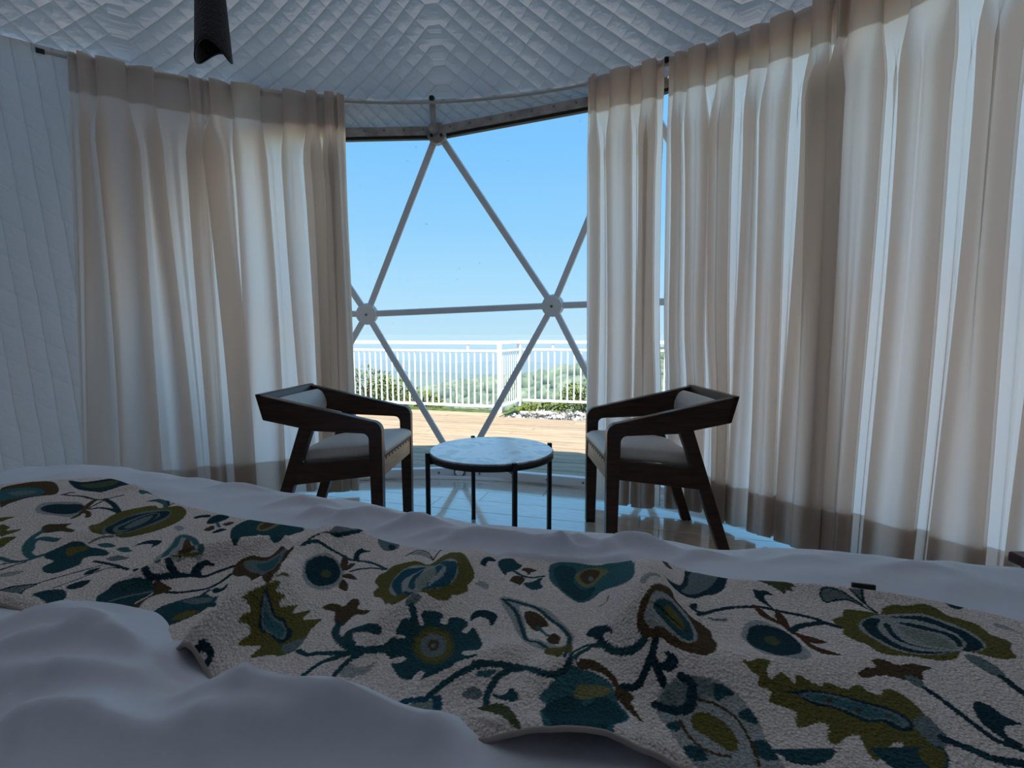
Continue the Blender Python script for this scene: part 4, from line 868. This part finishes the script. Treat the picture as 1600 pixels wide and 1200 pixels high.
def armchair(label,loc,rz):
    root=empty('armchair',loc,rz); tag(root,label,'chair','dark wooden armchairs by the window')
    HW=.265
    for sy in (-1,1):
        y0,y1=sorted((sy*HW,sy*(HW-.042)))
        arc=[(.295-.05+.05*math.sin(t),.635-.05+.05*math.cos(t)) for t in np.linspace(0,math.pi/2,7)]
        inner=[(.233-.028+.028*math.sin(t),.577-.028+.028*math.cos(t)) for t in np.linspace(math.pi/2,0,5)]
        leg=[(.295,.005),(.240,.005)]
        # arm and front leg are one bent board
        side=[(-.290,.752)]+arc+[(.291,.0)]+[(.241,.0)]+inner+[(-.02,.585),(-.258,.632)]
        curve_bar('arm',side,y0,y1,M_wood,root)
        curve_bar('leg',[(-.090,.612),(-.028,.600),(-.245,.0),(-.297,.0)],sorted((sy*(HW-.004),sy*(HW-.040)))[0],sorted((sy*(HW-.004),sy*(HW-.040)))[1],M_wood,root)
        curve_bar('side_rail',[(.245,.468),(.245,.378),(-.155,.325),(-.118,.425)],*sorted((sy*(HW-.006),sy*(HW-.036))),M_wood,root)
        cyl('glide',(.268,sy*(HW-.02),-.004),(.268,sy*(HW-.02),.004),.012,M_white,root,10)
        cyl('glide',(-.270,sy*(HW-.02),-.004),(-.270,sy*(HW-.02),.004),.012,M_white,root,10)
    ap=box('front_rail',(.276,0,.415),(.026,2*HW-.08,.088),M_wood_lit,root,.003); tag(ap,'front rail with window light painted into its wood')
    box('rear_rail',(-.12,0,.375),(.026,2*HW-.08,.085),M_wood,root,.003)
    # back rail: a mitred board leaning outward
    curve_bar('back_rail',[(-.293,.752),(-.261,.632),(-.235,.632),(-.265,.752)],-HW,HW,M_wood,root)
    # rolled back cushion inside the rail, curving round to the arms
    P=[]
    for i,u in enumerate(np.linspace(-1,1,25)):
        bow=.055*(1-u*u); row=[]
        for t in np.linspace(0,2*math.pi,17):
            e=1 if abs(u)<.96 else .86
            x=-.222+bow*.15+.026*math.cos(t)*e+.0*u; z=.690+.060*math.sin(t)*e-.022
            row.append((x+.018*(abs(u)**3)-( .24*(z-.69)),u*(HW-.044),z))
        P.append(row)
    bc=grid_mesh('back_cushion',np.array(P),M_pad,root)
    seat=pad_mesh('seat_cushion',2*HW-.088,.43,.055,.020,M_pad,root); seat.location=(.082,0,.447); seat.rotation_euler=(0,math.radians(-6.0),0)
    pip=bar('piping',(.291,-HW+.046,.462),(.291,HW-.046,.462),.006,.006,M_staple,root)
    for i in range(9):
        y=-HW+.075+i*(2*HW-.15)/8; box('staple',(.290,y,.453),(.004,.003,.014),M_staple,ap)
    return root
armchair('dark wooden armchair left of the marble table, facing right',(-.865,2.535,.004),math.radians(-4))
armchair('dark wooden armchair right of the marble table, facing left',(.705,2.47,.004),math.radians(180+2))

# ---------------------------------------------------------------- round table
tb=empty('coffee_table',(-.102,2.45,0)); tag(tb,'low round table with white marble top and thin black legs','table')
def disc(name,r,z0,z1,m,bev,parent):
    bm=bmesh.new(); add_cyl(bm,(0,0,z0),(0,0,z1),r,72); es=[e for e in bm.edges if abs(e.verts[0].co.z-e.verts[1].co.z)<1e-6]
    bmesh.ops.bevel(bm,geom=es,offset=bev,segments=2,affect='EDGES'); o=bm_obj(name,bm,m,parent); return o
top=disc('marble_top',.300,.447,.466,M_marble,.002,tb)
P=[]
for a in np.linspace(0,2*math.pi,73): P.append([(r*math.cos(a),r*math.sin(a),z) for r,z in ((.301,.459),(.306,.459),(.306,.432),(.298,.432),(.298,.446),(.301,.446))])
grid_mesh('rim',np.array(P),M_black,tb,smooth=False)
for d in (21,111,201,291):
    a=math.radians(d); x,y=.315*math.sin(a),-.315*math.cos(a)
    lg=bmesh.new(); Mr=Matrix.Rotation(a,4,'Z'); add_box(lg,(0,-.317,.236),(.020,.020,.472),Mr,.002); lo=bm_obj('leg',lg,M_black,tb)
    br=bmesh.new(); add_box(br,(0,-.200,.424),(.016,.235,.012),Mr); bm_obj('brace',br,M_black,tb)
    ft=bmesh.new(); add_cyl(ft,(x,y,-.0),(x,y,.006),.013,10); bm_obj('foot_cap',ft,M_rubber,lo)

# ---------------------------------------------------------------- bed, duvet, runner
bedc=xy((SL+SR)/2,-.13)
bed=empty('bed',(bedc[0],bedc[1],0),-YAW); tag(bed,'large double bed in the foreground under white bedding','bed')
bw=SR-SL; 
box('base',(0,-.03,.20),(bw-.1,1.86,.26),M_wood2,bed,.01)
box('mattress',(0,-.03,.470),(bw-.06,1.84,.27),M_mattress,bed,.05,3)
for sx in (-1,1):
    for sy in (-1,1): cyl('leg',(sx*(bw/2-.16),sy*.82-.03,0),(sx*(bw/2-.16),sy*.82-.03,.075),.03,M_wood2,bed,12)
hb=box('headboard',(0,-1.03,.62),(bw,.07,1.1),M_wood2,bed,.02,2)
# duvet: top surface from the fold field, rounded over the sides and the foot
def axis(lo,hi,fine,coarse,a,b):
    """sample positions: fine inside [a,b]"""
    return np.concatenate([np.arange(lo,a,coarse),np.arange(a,b,fine),np.arange(b,hi+1e-6,coarse)])
HANG=.40; ARC=RB*math.pi/2
S=axis(SL-ARC-HANG,SR+ARC+HANG,.0075,.014,SL-.10,SR+.10); Tt=axis(-1.02,T0+ARC+HANG,.006,.014,.12,T0+.11)
SS,TT=np.meshgrid(S,Tt,indexing='ij')
sc=np.clip(SS,SL,SR); tcl=np.minimum(TT,T0)
ds,dt=SS-sc,TT-tcl; d=np.hypot(ds,dt); dd=np.maximum(d,1e-9)
ang=np.minimum(d/RB,math.pi/2); off=RB*np.sin(ang); drop=RB*(1-np.cos(ang))+np.maximum(0,d-ARC)
hangw=.018*np.sin(9*SS+3*np.sin(4*SS))*np.clip((d-ARC)/.2,0,1); off=off+hangw
s2,t2=sc+ds/dd*off,tcl+dt/dd*off
X,Y=xy(s2,t2); Xc,Yc=xy(sc,tcl); fade=np.clip(1-drop/.12,0,1)
Z=duvet_z(X,Y)*fade+duvet_z(Xc,Yc)*(1-fade)-drop
Z=np.maximum(Z,.13)
dv=grid_mesh('duvet',np.stack([X,Y,Z],-1),M_sheet); tag(dv,'rumpled white cotton duvet covering the bed','duvet')
# runner: printed terry cloth laid across the foot of the bed
FAR=[(-1.72,.60),(-1.5,.615),(-1.366,.635),(-1.275,.679),(-1.163,.735),(-1.09,.770),(-.945,.727),(-.87,.711),(-.78,.703),(-.69,.697),(-.58,.697),(-.45,.70),(-.35,.694),(-.27,.712),(-.18,.718),(-.08,.724),(0,.738),(.07,.720),(.19,.702),(.36,.706),(.456,.667),(.75,.60)]
NEAR=[(-1.72,.36),(-.95,.366),(-.828,.392),(-.776,.400),(-.707,.395),(-.588,.374),(-.5,.374),(-.43,.374),(-.36,.343),(-.27,.342),(-.16,.362),(-.1,.373),(0,.388),(.06,.368),(.16,.346),(.6,.33),(.75,.33)]
fs=catmull(FAR,6); ns=catmull(NEAR,6)
RSs=np.arange(-1.572,.665,.0012); nt_=400
tf=np.interp(RSs,fs[:,0],fs[:,1]); tn=np.interp(RSs,ns[:,0],ns[:,1])
U=np.linspace(0,1,nt_); SS=np.repeat(RSs[:,None],nt_,1); TT=tn[:,None]+(tf-tn)[:,None]*U[None]
X,Y=xy(SS,TT); Z=runner_z(X,Y)
Z=Z-.006*np.exp(-(U[None]/.02)**2)-.006*np.exp(-((1-U[None])/.02)**2)
PAL=dict(base=(.88,.775,.72),dark=(.012,.045,.062),dteal=(.022,.082,.098),teal=(.05,.16,.18),blue=(.018,.10,.15),grey=(.17,.225,.225),pale=(.40,.42,.41),sage=(.27,.31,.26),moss=(.085,.11,.05),olive=(.15,.135,.035),oliv2=(.24,.23,.10),brown=(.095,.062,.032),rust=(.10,.045,.022))
def inside(px,py,poly):
    c=np.zeros(px.shape,bool); n=len(poly); j=n-1
    for i in range(n):
        xi,yi=poly[i]; xj,yj=poly[j]
        if yi!=yj: c^=((yi>py)!=(yj>py))&(px<(xj-xi)*(py-yi)/(yj-yi)+xi)
        j=i
    return c
px=X.ravel()*1000; py=Y.ravel()*1000
rg=np.random.RandomState(4)
jx=px+rg.normal(0,.4,px.shape)+.35*np.sin(px*.9+py*.7)*np.sin(py*1.3); jy=py+rg.normal(0,.4,px.shape)+.35*np.sin(py*1.1-px*.8)
C=np.empty((px.size,3)); C[:]=PAL['base']
# the print repeats along the cloth beyond the part traced above
SV=SS.ravel(); JOBS=[(k,cl,w_,np.array(p,float),None) for k,cl,w_,p in PRINT]
for k,cl,w_,p in PRINT:
    p=np.array(p,float); ms=st(p[:,0].mean()/1000,p[:,1].mean()/1000)[0]
    if -.95<ms<-.36: JOBS.append((k,cl,w_,p+1000*np.array([-.74*CY,.74*SY]),SV<-1.33))
    if -.75<ms<-.15: JOBS.append((k,cl,w_,p+1000*np.array([.74*CY,-.74*SY]),(py<372)&(SV>.02)))
    if -.36<ms<.05: JOBS.append((k,cl,w_,p+1000*np.array([.74*CY,-.74*SY]),SV>.52))
for kind,col,wd,q,only in JOBS:
    if kind=='p':
        cl=np.concatenate([q[-1:],q,q[:1]]); sm=[]
        Q=np.concatenate([q[-2:],q,q[:2]])
        sm=[]
        for i in range(len(q)):
            a,b,c,e=Q[i+1],Q[i+2],Q[i+3],Q[i+4] if i+4<len(Q) else Q[-1]
            for t in (0,.33,.66): sm.append(.5*(2*b+(c-a)*t+(2*a-5*b+4*c-e)*t*t+(3*b-a-3*c+e)*t**3))
        q=np.array(sm); lo,hi=q.min(0)-2,q.max(0)+2
    else:
        q=catmull(q,4); lo,hi=q.min(0)-wd-2,q.max(0)+wd+2
    sel=(px>lo[0])&(px<hi[0])&(py>lo[1])&(py<hi[1])
    if only is not None: sel&=only
    ix=np.nonzero(sel)[0]
    if not len(ix): continue
    ax,ay=jx[ix],jy[ix]
    if kind=='p': m=inside(ax,ay,[tuple(v) for v in q])
    else:
        best=np.full(ax.shape,1e9)
        for i in range(len(q)-1):
            dx,dy=q[i+1]-q[i]; l2=dx*dx+dy*dy+1e-9; u=np.clip(((ax-q[i][0])*dx+(ay-q[i][1])*dy)/l2,0,1)
            best=np.minimum(best,(ax-q[i][0]-u*dx)**2+(ay-q[i][1]-u*dy)**2)
        m=best<(wd/2)**2
    C[ix[m]]=PAL[col]
# woven unevenness of the print
C*=(1+.16*rg.normal(0,1,px.size)[:,None]).clip(.6,1.5)
rn=grid_mesh('bed_runner',np.stack([X,Y,Z],-1),None)
ca=rn.data.color_attributes.new('print','FLOAT_COLOR','POINT'); ca.data.foreach_set('color',np.concatenate([C,np.ones((len(C),1))],1).astype(np.float32).ravel())
m=mat('printed_terry',(.5,.45,.4),.95,spec=.1); at=N(m,'ShaderNodeVertexColor'); at.layer_name='print'; L(m,at.outputs[0],BS(m).inputs['Base Color'])
tcn=N(m,'ShaderNodeTexCoord'); nz=N(m,'ShaderNodeTexNoise'); nz.inputs['Scale'].default_value=300; nz.inputs['Detail'].default_value=3
vo=N(m,'ShaderNodeTexVoronoi'); vo.inputs['Scale'].default_value=330
ad=N(m,'ShaderNodeMath',operation='ADD'); L(m,tcn.outputs['Object'],nz.inputs[0]); L(m,tcn.outputs['Object'],vo.inputs[0]); L(m,nz.outputs['Fac'],ad.inputs[0]); L(m,vo.outputs['Distance'],ad.inputs[1])
bp=N(m,'ShaderNodeBump'); bp.inputs['Strength'].default_value=.9; bp.inputs['Distance'].default_value=.003; L(m,ad.outputs[0],bp.inputs['Height']); L(m,bp.outputs[0],BS(m).inputs['Normal'])
rn.data.materials.append(m); tag(rn,'cream bed runner printed with teal and olive flowers, across the white duvet','bed runner')
# bound edge along the near side, and the small black label at the far one
M_bind=mat('edge_binding',(.36,.31,.28),.9)
e=np.arange(0,len(RSs),6); tube('edge_binding',[(X[i,0],Y[i,0],Z[i,0]-.001) for i in e],.0024,M_bind,rn,6)
i=int(np.argmin(abs(RSs-.258))); box('care_label',(0,0,0),(.026,.003,.006),M_rubber,rn,M=Matrix.Translation((X[i,-1],Y[i,-1],Z[i,-1]+.003))@Matrix.Rotation(-YAW,4,'Z'))

# ---------------------------------------------------------------- hanging lamp shade, bedside table
lp=empty('pendant_lamp',(-1.115,2.0,2.19)); tag(lp,'black woven pendant lamp shade hanging at the upper left','lamp')
M_weave=mat('black_weave',(.014,.014,.015),.6); tcn=N(M_weave,'ShaderNodeTexCoord'); vo=N(M_weave,'ShaderNodeTexVoronoi'); vo.inputs['Scale'].default_value=120; bp=N(M_weave,'ShaderNodeBump'); bp.inputs['Distance'].default_value=.004
L(M_weave,tcn.outputs['Object'],vo.inputs[0]); L(M_weave,vo.outputs['Distance'],bp.inputs['Height']); L(M_weave,bp.outputs[0],BS(M_weave).inputs['Normal'])
P=[]
for a in np.linspace(0,2*math.pi,49):
    row=[]
    for v in np.linspace(0,1,18):
        r=.046+.017*v if v>.12 else .064*.75*math.sqrt(max(0,1-((.12-v)/.12)**2))+.001
        zb=-.12+.030*math.cos(2*a)   # rim dips at two sides
        z=.155+(zb-.155)*v; row.append((r*1.0*math.sin(a),r*.8*math.cos(a),z))
    P.append(row)
sh=grid_mesh('shade',np.array(P),M_weave,lp); solid(sh,.003)
tube('rim',[(0.0635*math.sin(a),.0635*.8*math.cos(a),-.12+.030*math.cos(2*a)) for a in np.linspace(0,2*math.pi,49)],.0035,M_black,lp,6)
zc=CZ+math.sqrt(RS**2-(-1.115-CX)**2-(2.0-CYY)**2)-2.19
cyl('cord',(0,0,.15),(0,0,zc),.004,M_black,lp,8); cyl('ceiling_cup',(0,0,zc-.03),(0,0,zc+.01),.045,M_black,lp,20,.055)
cyl('lamp_holder',(0,0,.07),(0,0,.15),.018,M_black,lp,12)
bt=empty('bedside_table',(1.645,1.20,-.08),0); tag(bt,'dark reddish wooden bedside table at the right picture edge','side table')
box('top',(0,0,.475),(.44,.40,.03),M_wood2,bt,.004); box('carcass',(0,0,.365),(.40,.36,.19),M_wood2,bt,.003)
dr=box('drawer',(-.202,0,.365),(.014,.33,.16),M_wood2,bt,.003); cyl('knob',(-.209,0,.365),(-.23,0,.365),.012,M_bolt,dr,12)
for sx in (-1,1):
    for sy in (-1,1): bar('leg',(sx*.15,sy*.14,.275),(sx*.185,sy*.165,0),.035,.035,M_wood2,bt,up=(0,1,0),bev=.003)
bpy.context.view_layer.update()
